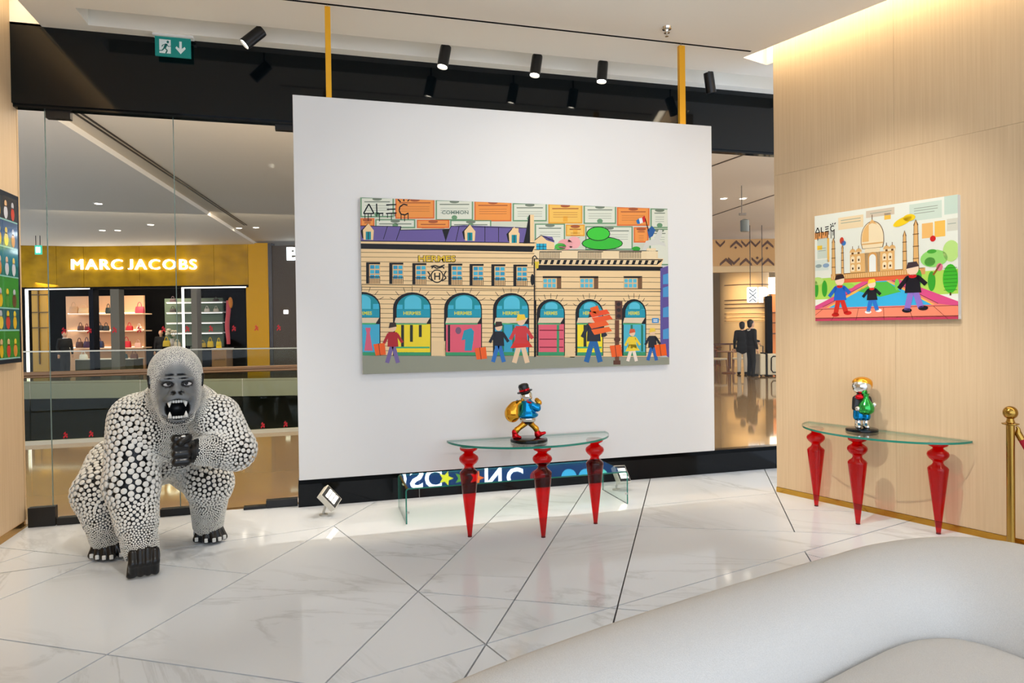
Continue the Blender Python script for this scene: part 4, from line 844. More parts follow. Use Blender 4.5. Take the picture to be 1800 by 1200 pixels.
# neck and head
HC = G(309, 668, 4.82)
limb(G(309, 700, 5.02), HC, .17, .15, .08)
PR.append(ell(HC + [0, .02, .045], (.172, .19, .19), .04)); PR.append(ell(HC + [0, -.04, -.09], (.15, .16, .20), .05)); PR.append(ell(HC + [0, -.09, -.19], (.105, .12, .11), .04))
FS = .0039
def FP(x, y, dep=0.0):   # point on the face: photo position, depth toward the viewer
    return HC + np.array([(x - 309) * FS, dep, (668 - y) * FS])
PR.append(ell(FP(294, 663, -.175), (.055, .03, .022), .03)); PR.append(ell(FP(325, 663, -.175), (.055, .03, .022), .03))       # brows
PR.append(cap(FP(308, 668, -.17), FP(308, 684, -.215), .018, .028, .03)); PR.append(ell(FP(302, 685, -.215), (.024, .022, .02), .015)); PR.append(ell(FP(314, 685, -.215), (.024, .022, .02), .015))
PR.append(ell(FP(309, 697, -.195), (.085, .06, .04), .03)); PR.append(ell(FP(309, 734, -.18), (.08, .07, .035), .03))
PR.append(cap(FP(286, 700, -.15), FP(291, 730, -.15), .03, .03, .03)); PR.append(cap(FP(332, 700, -.15), FP(327, 730, -.15), .03, .03, .03))
def sub(c, r_, k=.012): PR.append(('sub', tuple(c), tuple(r_), None, k))
sub(FP(309, 715, -.22), (.076, .13, .072)); sub(FP(302, 686, -.238), (.012, .016, .010), .004); sub(FP(314.5, 686, -.238), (.012, .016, .010), .004)
sub(FP(294, 672, -.195), (.034, .03, .017), .01); sub(FP(325, 672, -.195), (.034, .03, .017), .01)
for yy, x0, x1 in ((655.5, 290, 305), (655.5, 309, 324), (661.5, 289, 304), (661.5, 311, 328)):
    PR.append(('sub', tuple(FP((x0 + x1) / 2, yy, -.19)), ((x1 - x0) / 2 * FS, .035, .0045), None, .006))
RES = .009
gv, gf = surface(PR, RES)
def face_w(P):      # 1 inside the bare grey face, 0 on the studded body
    d = ((P[:, 0] - FP(309, 688)[0]) / .128) ** 2 + ((P[:, 2] - FP(309, 688)[2]) / .205) ** 2
    return np.clip((1.22 - d) / .6, 0, 1) * (P[:, 1] < HC[1] - .04)
def body_col(v):
    c = np.tile(np.array([.006, .006, .006, 1.]), (len(v), 1)); head = np.linalg.norm((v - (HC + [0, -.02, -.04])) / [.2, .24, .3], axis=1) < 1
    wrist = np.zeros(len(v))
    c[head] = (.30, .30, .295, 1); fw = face_w(v)[:, None]; c = c * (1 - fw) + fw * np.array([.12, .13, .135, 1.])
    m_ = (((v - FP(309, 715, -.17)) / [.078, .12, .074]) ** 2).sum(1) < 1.08; c[m_ & (v[:, 1] > HC[1] - .235)] = (.004, .004, .005, 1)
    for x in (302, 314.5): c[np.linalg.norm((v - FP(x, 686, -.235)) / [.018, .03, .014], axis=1) < 1.1] = (.004, .004, .004, 1)
    for yy, x0, x1 in ((655.5, 290, 305), (655.5, 309, 324), (661.5, 289, 304), (661.5, 311, 328)):
        q = (v - FP((x0 + x1) / 2, yy, 0)) / [(x1 - x0) / 2 * FS, 1, .006]; c[(np.abs(q[:, 0]) < 1) & (np.abs(q[:, 2]) < 1) & (v[:, 1] < HC[1] - .1)] = (.02, .022, .025, 1)
    for x in (294, 325):
        q = (v - FP(x, 672)) / [.040, 1, .0235]; c[(q[:, 0] ** 2 + q[:, 2] ** 2 < 1) & (v[:, 1] < HC[1] - .1)] = (.015, .015, .017, 1)
    return c
GB = mat('gorilla_skin', (1, 1, 1, 1), .4, vcol=True)
b = MB(); b.v = [tuple(q) for q in gv]; b.f = gf.tolist(); b.m = [0] * len(b.f); b.c = [None] * len(b.f)
body = b.build('body', GB, gor, True, 180); a_ = body.data.color_attributes.new('Col', 'FLOAT_COLOR', 'POINT'); a_.data.foreach_set('color', body_col(gv).astype(np.float32).ravel())
# face pieces
EW = mat('eye_white', S(225, 220, 215), .2); TW = mat('tooth', S(222, 220, 212), .3); GBL = mat('gorilla_black', S(14, 14, 15), .28)
def vv(a): return Vector([float(x) for x in a])
for x in (294.5, 325):
    b = MB(); b.ell(vv(FP(x, 672, -.155)), (.031, .026, .016), 20, 12); e_ = b.build('eye', EW, gor, True, 180)
    b = MB(); b.ell(vv(FP(x + (.8 if x < 309 else -.8), 671.2, -.1765)), (.0115, .007, .0115), 16, 8); b.build('iris', mat('iris', S(30, 18, 14), .15), e_, True)
for xo, xi in ((285.5, 302.5), (333.5, 315.5)):       # heavy slanting lids and bags under the eyes
    b = MB(); b.tube([vv(FP(xo, 668.2, -.165)), vv(FP((xo + xi) / 2, 667.4, -.192)), vv(FP(xi, 672.6, -.192))], [.004, .0075, .004], 8); b.build('eyelid', GBL, gor, True)
    b = MB(); b.tube([vv(FP(xo + (xi - xo) * .15, 675.5, -.162)), vv(FP((xo + xi) / 2, 677.2, -.178)), vv(FP(xi - (xi - xo) * .1, 676, -.176))], [.0015, .003, .0015], 6); b.build('eyelid', GBL, gor, True)
for k in range(6):
    b = MB(); c = vv(FP(298.5 + k * 4.1, 701.5, -.215 + .006 * abs(k - 2.5))); b.box(c, (.0145, .016, .020)); bevel(b.build('tooth', TW, gor), .004)
for k in range(6):
    b = MB(); c = vv(FP(298.5 + k * 4.1, 729.5, -.205 + .006 * abs(k - 2.5))); b.box(c, (.0145, .016, .018)); bevel(b.build('tooth', TW, gor), .004)
for x, y0, y1 in ((296, 700, 711), (321.5, 700, 711), (296.5, 730, 719), (322, 730, 719)):
    b = MB(); b.tube([vv(FP(x, y0, -.20)), vv(FP(x, (y0 + y1) / 2, -.215)), vv(FP(x, y1, -.215))], [.014, .011, .002], 10); b.build('fang', TW, gor, True)
for sx, x in ((-1, 266.5), (1, 351)):
    c = vv(FP(x, 668, -.055)) + V(-sx * .008, 0, 0); b = MB(); b.tube([c + V(sx * .004 * math.sin(a), .016 * math.cos(a) * 0 - .012 * math.cos(a), .04 * math.sin(a)) + V(sx * .012, 0, 0) for a in [2 * math.pi * i / 18 for i in range(18)]], .0085, 8, True); e_ = b.build('ear', GBL, gor, True)
    b = MB(); b.ell(c + V(sx * .006, 0, 0), (.01, .02, .034), 14, 8); b.build('ear_inner', mat('ear_grey', S(110, 112, 112), .4), e_, True)
# black fists and feet
wv = lambda *a: np.array(a)
F1 = G(254, 990, 4.74); F1[2] = .115
pr = [ell(F1 + [0, .01, .01], (.098, .085, .10), .03), cap(wr, F1, .09, .08, .03)]
for k in range(4): x = -.07 + k * .045; pr += [cap(F1 + [x, -.05, .075 - .01 * abs(k - 1.5)], F1 + [x, -.085, -.0], .03, .029, .008), cap(F1 + [x, -.085, -.0], F1 + [x, -.05, -.08], .029, .026, .008)]
pr += [cap(F1 + [-.075, .0, -.03], F1 + [-.09, -.05, -.085], .03, .022, .01)]
sobj('fist', pr, .006, GBL, gor)
F2 = G(322, 790, 4.64); pr = [ell(F2 + [.005, 0, 0], (.055, .06, .095), .02), cap(wr2, F2, .075, .06, .03)]
for k in range(4): z = .082 - k * .052; pr += [cap(F2 + [.02, -.05, z], F2 + [-.045, -.05, z], .029, .028, .008), cap(F2 + [-.045, -.05, z], F2 + [-.055, .01, z], .028, .025, .008)]
pr += [cap(F2 + [.03, -.05, .09], F2 + [-.02, -.085, .06], .026, .02, .012)]
sobj('fist', pr, .006, GBL, gor)
b = MB(); b.ell(vv(F2 + [.0, -.07, .1]), (.016, .012, .008), 12, 6); b.build('nail', TW, gor, True)
def foot(an_, cpx, toes):
    c = G(*cpx); c[2] = .06
    pr = [ell(c + [0, .03, .0], (.11, .125, .085), .03), cap(an_, c + [0, .05, .02], .10, .085, .04)]; tips = []
    for x, y, tt in toes:
        tp = G(x, y, tt); tp[2] = .038; base_ = c + (tp - c) * .35; base_[2] = .11; mid = c + (tp - c) * .72; mid[2] = .095
        pr += [cap(base_, mid, .034, .031, .01), cap(mid, tp, .031, .027, .008)]; tips.append((tp, (tp - c)))
    f = sobj('foot', pr, .0065, GBL, gor)[0]
    for tp, d in tips:
        b = MB(); q = vv(tp + [0, -.024, .002]); b.box(q, (.026, .012, .034)); bevel(b.build('toenail', TW, f), .006, 3)
    return f
foot(an, (188, 962, 5.14), [(161, 977, 5.06), (171, 980, 5.03), (183, 981, 5.02), (196, 979, 5.03), (213, 972, 5.08)])
foot(an2, (367, 942, 5.50), [(345, 952, 5.42), (362, 956, 5.39), (376, 955, 5.40), (386, 952, 5.43), (394, 947, 5.48)])
# studs: spacing falls from shoulders and thighs to wrists, ankles, chest and head
anch = [(240, 740, 4.85, .040), (225, 800, 4.78, .044), (230, 850, 4.78, .044), (238, 905, 4.74, .026), (246, 940, 4.7, .017), (250, 965, 4.68, .012), (215, 700, 5.0, .030), (190, 760, 5.1, .042),
        (405, 735, 4.85, .034), (430, 775, 4.9, .036), (440, 810, 4.92, .032), (400, 790, 4.82, .022), (372, 792, 4.72, .016), (350, 793, 4.66, .012), (395, 700, 5.0, .028),
        (308, 752, 4.86, .016), (308, 785, 4.9, .011), (275, 720, 4.9, .020), (345, 720, 4.9, .020), (270, 690, 5.0, .018), (350, 690, 5.0, .018), (300, 815, 5.15, .030),
        (165, 840, 5.2, .044), (178, 880, 5.05, .030), (186, 915, 5.03, .019), (188, 942, 5.0, .012), (355, 828, 5.25, .036), (375, 850, 5.22, .032), (368, 885, 5.3, .020), (366, 905, 5.37, .014), (366, 922, 5.37, .011), (280, 780, 5.8, .044), (260, 830, 5.9, .044), (180, 800, 5.6, .044), (400, 760, 5.3, .040), (308, 700, 5.35, .040)]
AP = np.array([G(*a[:3]) for a in anch]); AS = np.array([a[3] for a in anch])
rng = np.random.default_rng(7)
tri = np.concatenate([gf[:, [0, 1, 2]], gf[:, [0, 2, 3]]]); p0_, p1_, p2_ = gv[tri[:, 0]], gv[tri[:, 1]], gv[tri[:, 2]]
nv = np.cross(p1_ - p0_, p2_ - p0_); ar = np.linalg.norm(nv, axis=1) / 2
vn = np.zeros_like(gv)
for q in range(3): np.add.at(vn, tri[:, q], nv)
vn /= np.maximum(np.linalg.norm(vn, axis=1, keepdims=True), 1e-9)
def spacing(P):
    d2 = ((P[:, None, :] - AP[None]) ** 2).sum(-1); w_ = 1 / (d2 + 2e-4) ** 2.2; sp = (w_ * AS).sum(1) / w_.sum(1)
    hd = np.linalg.norm((P - (HC + [0, -.02, -.05])) / [.2, .25, .31], axis=1); k = np.clip((hd - .95) / .25, 0, 1); return .0098 * (1 - k) + sp * k
sp_t = spacing((p0_ + p1_ + p2_) / 3); wgt = ar / sp_t ** 2; N = 150000
ti = rng.choice(len(tri), N, p=wgt / wgt.sum()); u = rng.random((N, 2)); fl = u.sum(1) > 1; u[fl] = 1 - u[fl]
CP = p0_[ti] + u[:, :1] * (p1_ - p0_)[ti] + u[:, 1:] * (p2_ - p0_)[ti]; CN = vn[tri[ti, 0]] * (1 - u.sum(1))[:, None] + vn[tri[ti, 1]] * u[:, :1] + vn[tri[ti, 2]] * u[:, 1:]
CN /= np.linalg.norm(CN, axis=1, keepdims=True); CS = spacing(CP); CS0 = CS; CS = CS * .84
ends = [(F1, .11), (F2, .115), (G(188, 962, 5.14), .10), (G(367, 942, 5.5), .10)]
okm = face_w(CP) < .55
for e_, r_ in ends: okm &= np.linalg.norm(CP - e_, axis=1) > r_
okm &= CP[:, 2] > .075
order = np.where(okm)[0]; cell = .022; grid = {}; keep = []
KX = np.floor(CP / cell).astype(int)
CPl = CP.tolist(); CSl = CS.tolist(); KXl = KX.tolist()
for i in order:
    s_ = CSl[i]; x, y, z = CPl[i]; kx, ky, kz = KXl[i]; good = True; R2 = int(math.ceil(s_ / cell))
    for a in range(kx - R2, kx + R2 + 1):
        for b2 in range(ky - R2, ky + R2 + 1):
            for c2 in range(kz - R2, kz + R2 + 1):
                for (X, Y, Z, W) in grid.get((a, b2, c2), ()):
                    if (X - x) ** 2 + (Y - y) ** 2 + (Z - z) ** 2 < (s_ + W) ** 2 / 4: good = False; break
                if not good: break
            if not good: break
        if not good: break
    if good: keep.append(i); grid.setdefault((kx, ky, kz), []).append((x, y, z, s_))
keep = np.array(keep); print('studs', len(keep))
# even the studs out over the skin
from mathutils.bvhtree import BVHTree
from mathutils.kdtree import KDTree
bvh = BVHTree.FromPolygons([tuple(x) for x in gv.tolist()], gf.tolist()); SP_ = CP[keep].copy(); SS = CS0[keep].copy(); SN = CN[keep].copy()
def relax(SP_, SS, n):
    mv = np.where(SS > .0105)[0].tolist()
    for it in range(n):
        kd = KDTree(len(SP_))
        for j, x in enumerate(SP_.tolist()): kd.insert(x, j)
        kd.balance(); NP = SP_.copy()
        for j in mv:
            x = SP_[j]; push = np.zeros(3); sj = SS[j]
            for co, k_, d_ in kd.find_range(x.tolist(), sj * 1.3):
                s_ = (sj + SS[k_]) * .54
                if k_ != j and 1e-6 < d_ < s_: push += (x - np.array(co)) / d_ * (s_ - d_)
            NP[j] = x + push * .25
        for j in mv:
            co, nn, fi, dd = bvh.find_nearest(NP[j].tolist())
            if co is not None: SP_[j] = co
        if it % 2: SS[:] = spacing(SP_)
    return SP_
SP_ = relax(SP_, SS, 5)
for ps in range(4):         # fill the bald spots, then even out again
    kd = KDTree(len(SP_))
    for j, x in enumerate(SP_.tolist()): kd.insert(x, j)
    kd.balance(); cand = order[ps::5]; cand = cand[CS0[cand] > .0105]; add = []; ag = {}
    for i in cand.tolist():
        s_ = CS0[i]
        cn = kd.find(CPl[i])
        if cn[2] > .335 * (s_ + SS[cn[1]]):
            x = CPl[i]; k_ = tuple(int(math.floor(q / .045)) for q in x)
            if all(sum((x[q] - y[q]) ** 2 for q in range(3)) > (.9 * s_) ** 2 for a in (-1, 0, 1) for b2 in (-1, 0, 1) for c2 in (-1, 0, 1) for y in ag.get((k_[0] + a, k_[1] + b2, k_[2] + c2), ())): add.append(i); ag.setdefault(k_, []).append(x)
    print('filled', len(add), len(SP_))
    if add: SP_ = np.concatenate([SP_, CP[add]]); SS = np.concatenate([SS, CS0[add]])
    SP_ = relax(SP_, SS, 3)
vt = KDTree(len(gv))
for j, x in enumerate(gv.tolist()): vt.insert(x, j)
vt.balance(); SN = np.array([vn[vt.find(x)[1]] for x in SP_.tolist()]); fwS = face_w(SP_)
CP = SP_; CN = SN; CSl = (SS * (1 - .75 * np.clip(fwS / .55, 0, 1))).tolist(); CS = np.array(CSl); keep = np.arange(len(CP))
STUD = mat('stud_white', S(226, 223, 214), .35)
def stud_profile(n, fine):      # a short peg with a broad, nearly flat head
    pf = [(.20, -.2), (.24, .62), (.485, .74), (.485, .84), (.36, .92), (.0, .97)] if fine else [(.22, -.2), (.46, .42), (.46, .50), (.0, .64)]
    vs_ = []; fs = []
    for r_, z in pf[:-1]: vs_ += [(r_ * math.cos(2 * math.pi * j / n), r_ * math.sin(2 * math.pi * j / n), z) for j in range(n)]
    vs_.append((0, 0, pf[-1][1]))
    for i in range(len(pf) - 2):
        for j in range(n): fs.append((i * n + j, i * n + (j + 1) % n, (i + 1) * n + (j + 1) % n, (i + 1) * n + j))
    l = (len(pf) - 2) * n
    for j in range(n): fs.append((l + j, l + (j + 1) % n, len(vs_) - 1))
    return np.array(vs_), fs
camL = np.array(GI @ (CAM - GO)); vd = camL - CP[keep]; dist = np.linalg.norm(vd, axis=1); facing = (vd * CN[keep]).sum(1) / dist
order = np.argsort(-CS[keep] * np.clip(facing, 0, 1)); big = set(order[:300].tolist())
pv, pf_ = stud_profile(10, True); me = bpy.data.meshes.new('stud'); me.from_pydata([tuple(x) for x in pv], [], pf_); me.materials.append(STUD); me.polygons.foreach_set('use_smooth', [True] * len(me.polygons)); me.set_sharp_from_angle(angle=math.radians(50))
VS, FS_, off = [], [], 0; tmpl = {True: stud_profile(9, True), False: stud_profile(6, False)}
for j, i in enumerate(keep):
    nrm = Vector(CN[i].tolist()); rot = nrm.to_track_quat('Z', 'Y').to_matrix(); s_ = CSl[i]
    if j in big:
        o = bpy.data.objects.new('stud', me); COL.objects.link(o); o.parent = gor; o.matrix_local = Matrix.Translation(CP[i].tolist()) @ rot.to_4x4() @ Matrix.Diagonal((s_, s_, s_, 1)); continue
    tv, tf = tmpl[CSl[i] > .02]; P = (tv * [s_, s_, s_]) @ np.array(rot).T + CP[i]; VS.append(P); FS_ += [[q + off for q in f] for f in tf]; off += len(tv)
me2 = bpy.data.meshes.new('small_studs'); me2.from_pydata(np.concatenate(VS).tolist(), [], FS_); me2.materials.append(STUD); o = bpy.data.objects.new('small_studs', me2); COL.objects.link(o); o.parent = gor; o['kind'] = 'stuff'

# ================================================================== THE MALL beyond the glass
TS = 25.0
MFL = mat('mall_floor', S(150, 124, 90), .05, spec=.7, noise=((.6, .6, .6), S(142, 117, 84), 3)); SLABE = mat('slab_edge', S(170, 166, 150), .5)
b = MB(); zf = -.012
near = [(-12, 6.98), (24, 6.98), (24, 12.0), (-12, 12.0)]; right = [(2.2, 12.0), (24, 12.0), (24, 46), (2.2, 46)]; far = [(-14, 27.36), (2.2, 22.75), (2.2, 46), (-14, 46)]
for pl_ in (near, right, far): b.prism([(x, y, zf - .5) for x, y in pl_], (0, 0, .5), 0, 1)
tag(b.build('floor', [MFL, SLABE]), 'glossy tan stone floor of the mall beyond the glass', 'floor', kind='structure')
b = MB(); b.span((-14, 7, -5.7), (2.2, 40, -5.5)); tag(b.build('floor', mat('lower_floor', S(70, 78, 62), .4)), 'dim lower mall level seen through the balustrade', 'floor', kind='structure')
b = MB(); b.span((-12, 6.9, -.5), (24, 6.98, -.0)); tag(b.build('trim_5', GOLDM), 'brass threshold strip outside the glass front', 'trim', kind='structure')
MC = mat('mall_ceiling', S(232, 222, 204), .7)
b = MB(); b.span((-14, 6.9, 4.9), (24, 46, 5.0)); mceil = tag(b.build('ceiling', MC), 'pale mall ceiling with thin dark slots', 'ceiling', kind='structure')
def strip(a, c, wdt, z, name='slot', m_=None, parent=None):
    a = Vector(a); c = Vector(c); n = Vector((-(c - a).y, (c - a).x)).normalized() * wdt / 2; b = MB()
    b.prism([(a.x + n.x, a.y + n.y, z), (c.x + n.x, c.y + n.y, z), (c.x - n.x, c.y - n.y, z), (a.x - n.x, a.y - n.y, z)], (0, 0, .012)); return b.build(name, m_ or BLACKM, parent or mceil)
for a, c in (((-3.42, 11.0), (-2.13, 22.5)), ((-3.33, 11.0), (-2.06, 22.5)), ((-7.75, 21.4), (-7.43, 24.1)), ((7.75, 12.9), (7.92, 10.9)), ((11.45, 18.4), (11.12, 14.6))): strip(a, c, .035, 4.889)
# a dropped pale ceiling plane on the left, ending along a slanting edge
b = MB(); e0 = atz(140, 236, 4.80); e1 = atz(462, 438, 4.80); e0 = e0 + (e0 - e1) * .33; b.prism([(e0.x, e0.y, 4.80), (e1.x, e1.y, 4.80), (-14, e1.y, 4.80), (-14, e0.y, 4.80)], (0, 0, .1)); tag(b.build('trim_6', mat('drop_ceiling', S(242, 235, 222), .7)), 'dropped pale ceiling plane over the mall void', 'ceiling', kind='structure')
DL = mat('downlight_lens', (1, 1, 1, 1), emit=(1, .9, .75, 1), es=9)
for i, (x, y, lb) in enumerate(((173, 358, 'highest left'), (180, 405, 'lower left'), (207, 405, 'second lower left'), (265, 395, 'middle'), (420, 401, 'lower right'), (450, 400, 'lowest right'), (1272, 349, 'nearer'), (1306, 349, 'farther'))):
    q = atz(x, y, 4.79 if i < 4 else 4.89); t = wthing('downlight', lb + ' recessed downlight in the mall ceiling seen ' + ('above the gold shop front' if i < 6 else 'right of the white panel'), 'downlight', q, 'recessed mall downlights')
    b = MB(); b.lathe([(.11, .01), (.11, 0), (.085, -.004), (.085, .01)], q, 20); b.build('rim', WHITE, t, True); b = MB(); b.lathe([(0, .002), (.085, .002), (.085, .008), (0, .008)], q, 20); b.build('lens', DL, t)
q = att(67, 425, 22.0); t = wthing('exit_sign', 'small hanging green exit sign before the gold shop front', 'exit sign', q)
b = MB(); b.fbox(61, 431, 72.5, 447, 22, .05); b.build('sign_plate', mat('mall_exit', S(40, 170, 140), .4, emit=S(60, 200, 170), es=.5), t)
b = MB(); b.fbox(63, 434, 67, 444, 21.985, .01); b.fbox(68.5, 434, 70.5, 444, 21.985, .01); b.build('pictogram', LEDW, t)
b = MB(); top = att(63, 431, 22.02); b.tube([top, V(top.x, top.y, 4.9)], .012, 6); top = att(70.5, 431, 22.02); b.tube([top, V(top.x, top.y, 4.9)], .012, 6); b.build('hanger', BLACKM, t)
q = att(1305, 396, 16); t = wthing('hanging_camera', 'small security camera hanging from the mall ceiling at right', 'camera', q); b = MB(); b.fbox(1300, 374, 1312, 378, 16, .05); b.tube([att(1304, 376, 16.02), V(att(1304, 376, 16.02).x, att(1304, 376, 16.02).y, 4.9)], .012, 6); b.build('bracket', mat('cam_grey', S(110, 100, 88), .5), t)
b = MB(); b.lathe([(.0, -.2), (.09, -.2), (.1, -.17), (.1, .06), (.05, .09), (0, .09)], att(1309, 392, 16), 16); b.build('housing', mat('cam_dark', S(90, 96, 92), .4), t, True)

# balustrades
BG = thin_glass('balustrade_glass', (.74, .775, .68, 1), boost=.3); BRONZE = mat('bronze_rail', S(108, 82, 58), .35, .5); STL = mat('steel_rail', S(170, 160, 140), .25, .9)
t = wthing('balustrade', 'nearer glass balustrade with bronze handrail along the void', 'balustrade', (-4, 11.9, 0))
for i in range(9):
    x0 = -11.7 + i * 1.5; b = MB(); b.span((x0 + .006, 11.895, .04), (x0 + 1.494, 11.91, 1.0)); b.build('glass_panel', BG, t)
b = MB(); b.span((-11.8, 11.87, 1.0), (2.2, 11.935, 1.035)); b.span((-11.8, 11.86, 1.035), (2.2, 11.945, 1.095)); bevel(b.build('handrail', BRONZE, t), .012)
b = MB(); b.span((-11.8, 11.87, 0 + zf), (2.2, 11.935, .05)); b.build('base_channel', SLABE, t)
TF = 22.8; rotf = Matrix((r0, f0, UP)).transposed(); t = wthing('balustrade', 'farther glass balustrade with thin steel rail before the gold shop', 'balustrade', f0 * TF)
BG2 = thin_glass('far_balustrade_glass', (.88, .90, .85, 1), boost=.3)
for i in range(9):
    c = f0 * TF + r0 * (-18.2 + 1.5 * i) + UP * .52; b = MB(); b.box(c, (1.49, .014, .96), rotf); b.build('glass_panel', BG2, t)
b = MB(); b.box(f0 * TF + r0 * -12.2 + UP * 1.04, (13.6, .05, .045), rotf); b.build('handrail', STL, t)
b = MB(); b.box(f0 * TF + r0 * -12.2 + UP * .02, (13.6, .06, .06), rotf); b.build('base_channel', SLABE, t)

# ---------------------------------------------------------------- gold shop
GOLDP = mat('gold_fascia', S(186, 142, 14), .55, 0., spec=.12, noise=((2.2, 2.2, 3.0), S(148, 110, 6), 6)); GOLD2 = mat('gold_pillar', S(190, 142, 6), .5, 0., spec=.12)
DARK = mat('shop_dark', S(12, 11, 11), .7, spec=.08); PEACH = mat('peach_wall', S(226, 176, 132), .6); GREYM = mat('grey_mullion', S(112, 108, 98), .6, spec=.1)
t = wthing('shop', 'gold clad handbag shop front with lit window frames across the void', 'shop', att(255, 665, TS))
for x0, x1, m_ in ((20, 99, GOLDP), (99, 147, GOLDP), (147, 245, GOLDP), (245, 376, GOLDP), (376, 436, GOLDP), (436, 473, GOLD2)):
    b = MB(); b.fbox(x0 + .3, 427, x1 - .3, 505, TS, .3); b.build('fascia_panel', m_, t)
for x0, x1, y0, y1, m_, nm in ((37, 45, 505, 668, DARK, 'jamb'), (434, 473, 505, 668, GOLD2, 'pillar'), (157, 165, 508, 668, mat('navy_post', S(12, 14, 24), .5, spec=.1), 'mullion'), (195, 210, 508, 668, GREYM, 'mullion'), (337, 347, 505, 668, GREYM, 'mullion'), (41, 436, 503, 507, DARK, 'head_rail')):
    b = MB(); b.fbox(x0, y0, x1, y1, TS - .05, .35); b.build(nm, m_, t)
for x0, y0, x1, y1 in ((45.5, 508, 50, 668), (45, 507.2, 157, 508.8), (320.5, 505, 324, 668), (320, 504.2, 432, 506)):
    b = MB(); b.fbox(x0, y0, x1, y1, TS - .08, .04); b.build('light_strip', LEDW, t)
b = MB(); b.fbox(0, 470, 480, 670, 29.5, .1); b.build('back_wall', DARK, t)
b = MB(); b.fbox(30, 478, 470, 486, 25.3, 4.2); b.build('interior_ceiling', DARK, t)
b = MB(); b.fbox(51, 508, 84, 668, 26.2, .1); b.build('gold_screen', mat('gold_screen', S(190, 144, 40), .45), t)
b = MB()
for y in (517, 548, 575): b.fbox(51, y, 84, y + 1.5, 26.15, .05)
b.fbox(67, 508, 68.5, 640, 26.15, .05); b.build('screen_rail', mat('screen_rail', S(90, 66, 16), .5), t)
b = MB(); b.fbox(117, 520, 254, 668, 28.3, .1); b.build('display_wall', PEACH, t)
l = lamp('shop_light', 'AREA', att(200, 498, 26.5), att(200, 600, 27), 90, (1, .85, .65), 5, size_y=1.2); l.parent = t; l.matrix_parent_inverse = parent_inv(t)
shelf = {}
for k, y in enumerate((551, 581, 611)):
    b = MB(); b.fbox(119, y, 251, y + 2, 27.6, .7); s_ = b.build('shelf', mat('shelf_peach', S(235, 200, 165), .5), t); b = MB(); b.fbox(119, y - 1.4, 251, y + .2, 28.2, .06); b.build('light_strip', LEDWARM, s_)
for k, y in enumerate((530, 548, 566, 584)):
    b = MB(); b.fbox(292, y, 391, y + 1.8, 27.6, .6); s_ = b.build('shelf', WHITE, t); b = MB(); b.fbox(293, y + 1.6, 390, y + 2.6, 27.7, .05); b.build('light_strip', LEDW, s_)
b = MB(); b.fbox(290, 524, 392, 612, 28.3, .1); b.build('display_wall', mat('green_wall', S(96, 112, 92), .6), t)
# lettering
t = wthing('shop_sign', 'white lit capital letters on the gold shop fascia', 'sign', att(236, 466, TS - .1))
def sign_letters(word, x0, x1, y0, y1, tt, mt, root, depth=.08, bold=.0):
    vs_, fs = text_mesh(word, 1.0, bold); X = [p_[0] for p_ in vs_]; mn, mxx = min(X), max(X)
    pos = 0.0
    for i, ch in enumerate(word):                      # each letter placed by its share of the word's width
        if ch == ' ': continue
        pre = text_mesh(word[:i + 1], 1.0, bold)[0]; one = text_mesh(ch, 1.0, bold)[0]; wch = max(p_[0] for p_ in one) - min(p_[0] for p_ in one); wpre = max(p_[0] for p_ in pre) - min(p_[0] for p_ in pre)
        cxn = (wpre - wch / 2) / (mxx - mn); px = x0 + (x1 - x0) * cxn; c = att(px, (y0 + y1) / 2 - (0), tt); wd = (x1 - x0) * wch / (mxx - mn) / FPX * tt * .88; hh = (y1 - y0) / FPX * tt
        b = MB(); text_solid(b, ch, c, r0, UP, wd, hh, depth, 0, bold); b.build('letter', mt, root)
sign_letters('MARC JACOBS', 126, 347, 456, 473.5, TS - .02, mat('sign_white', (1, 1, 1, 1), emit=(1, .98, .93, 1), es=3.2), t)
# goods
def bag(x, yb, wpx, hpx, col, tt, label, group='handbags in the gold shop', handle=True):
    c = att(x, yb, tt); wd = wpx / FPX * tt; h = hpx / FPX * tt; hb = h * (.62 if handle else 1)
    t = wthing('handbag', label, 'handbag', c, group); m_ = mat('bag_%d_%d_%d' % col, S(*col), .45)
    fr = lambda u, v, z: c + r0 * u + f0 * v + UP * z
    b = MB(); rings = []
    for z, sx, sy in ((0, .94, .9), (.04, 1, 1), (hb * .6, .96, .85), (hb * .96, .86, .5), (hb, .82, .4)):
        rings.append([fr(u * wd / 2 * sx, v * wd * .22 * sy, z) for u, v in ((-1, -.8), (-.9, -1), (.9, -1), (1, -.8), (1, .8), (.9, 1), (-.9, 1), (-1, .8))])
    b.ring(rings); b.build('body', m_, t, True, 35)
    if handle:
        b = MB(); b.tube([fr(-wd * .24 * math.cos(a), -wd * .06, hb + (h - hb) * math.sin(a)) for a in [math.pi * i / 10 for i in range(11)]], .014, 6); b.build('handle', m_, t, True)
    return t
B1, B2, B3, TB = 551, 581, 611, 27.75
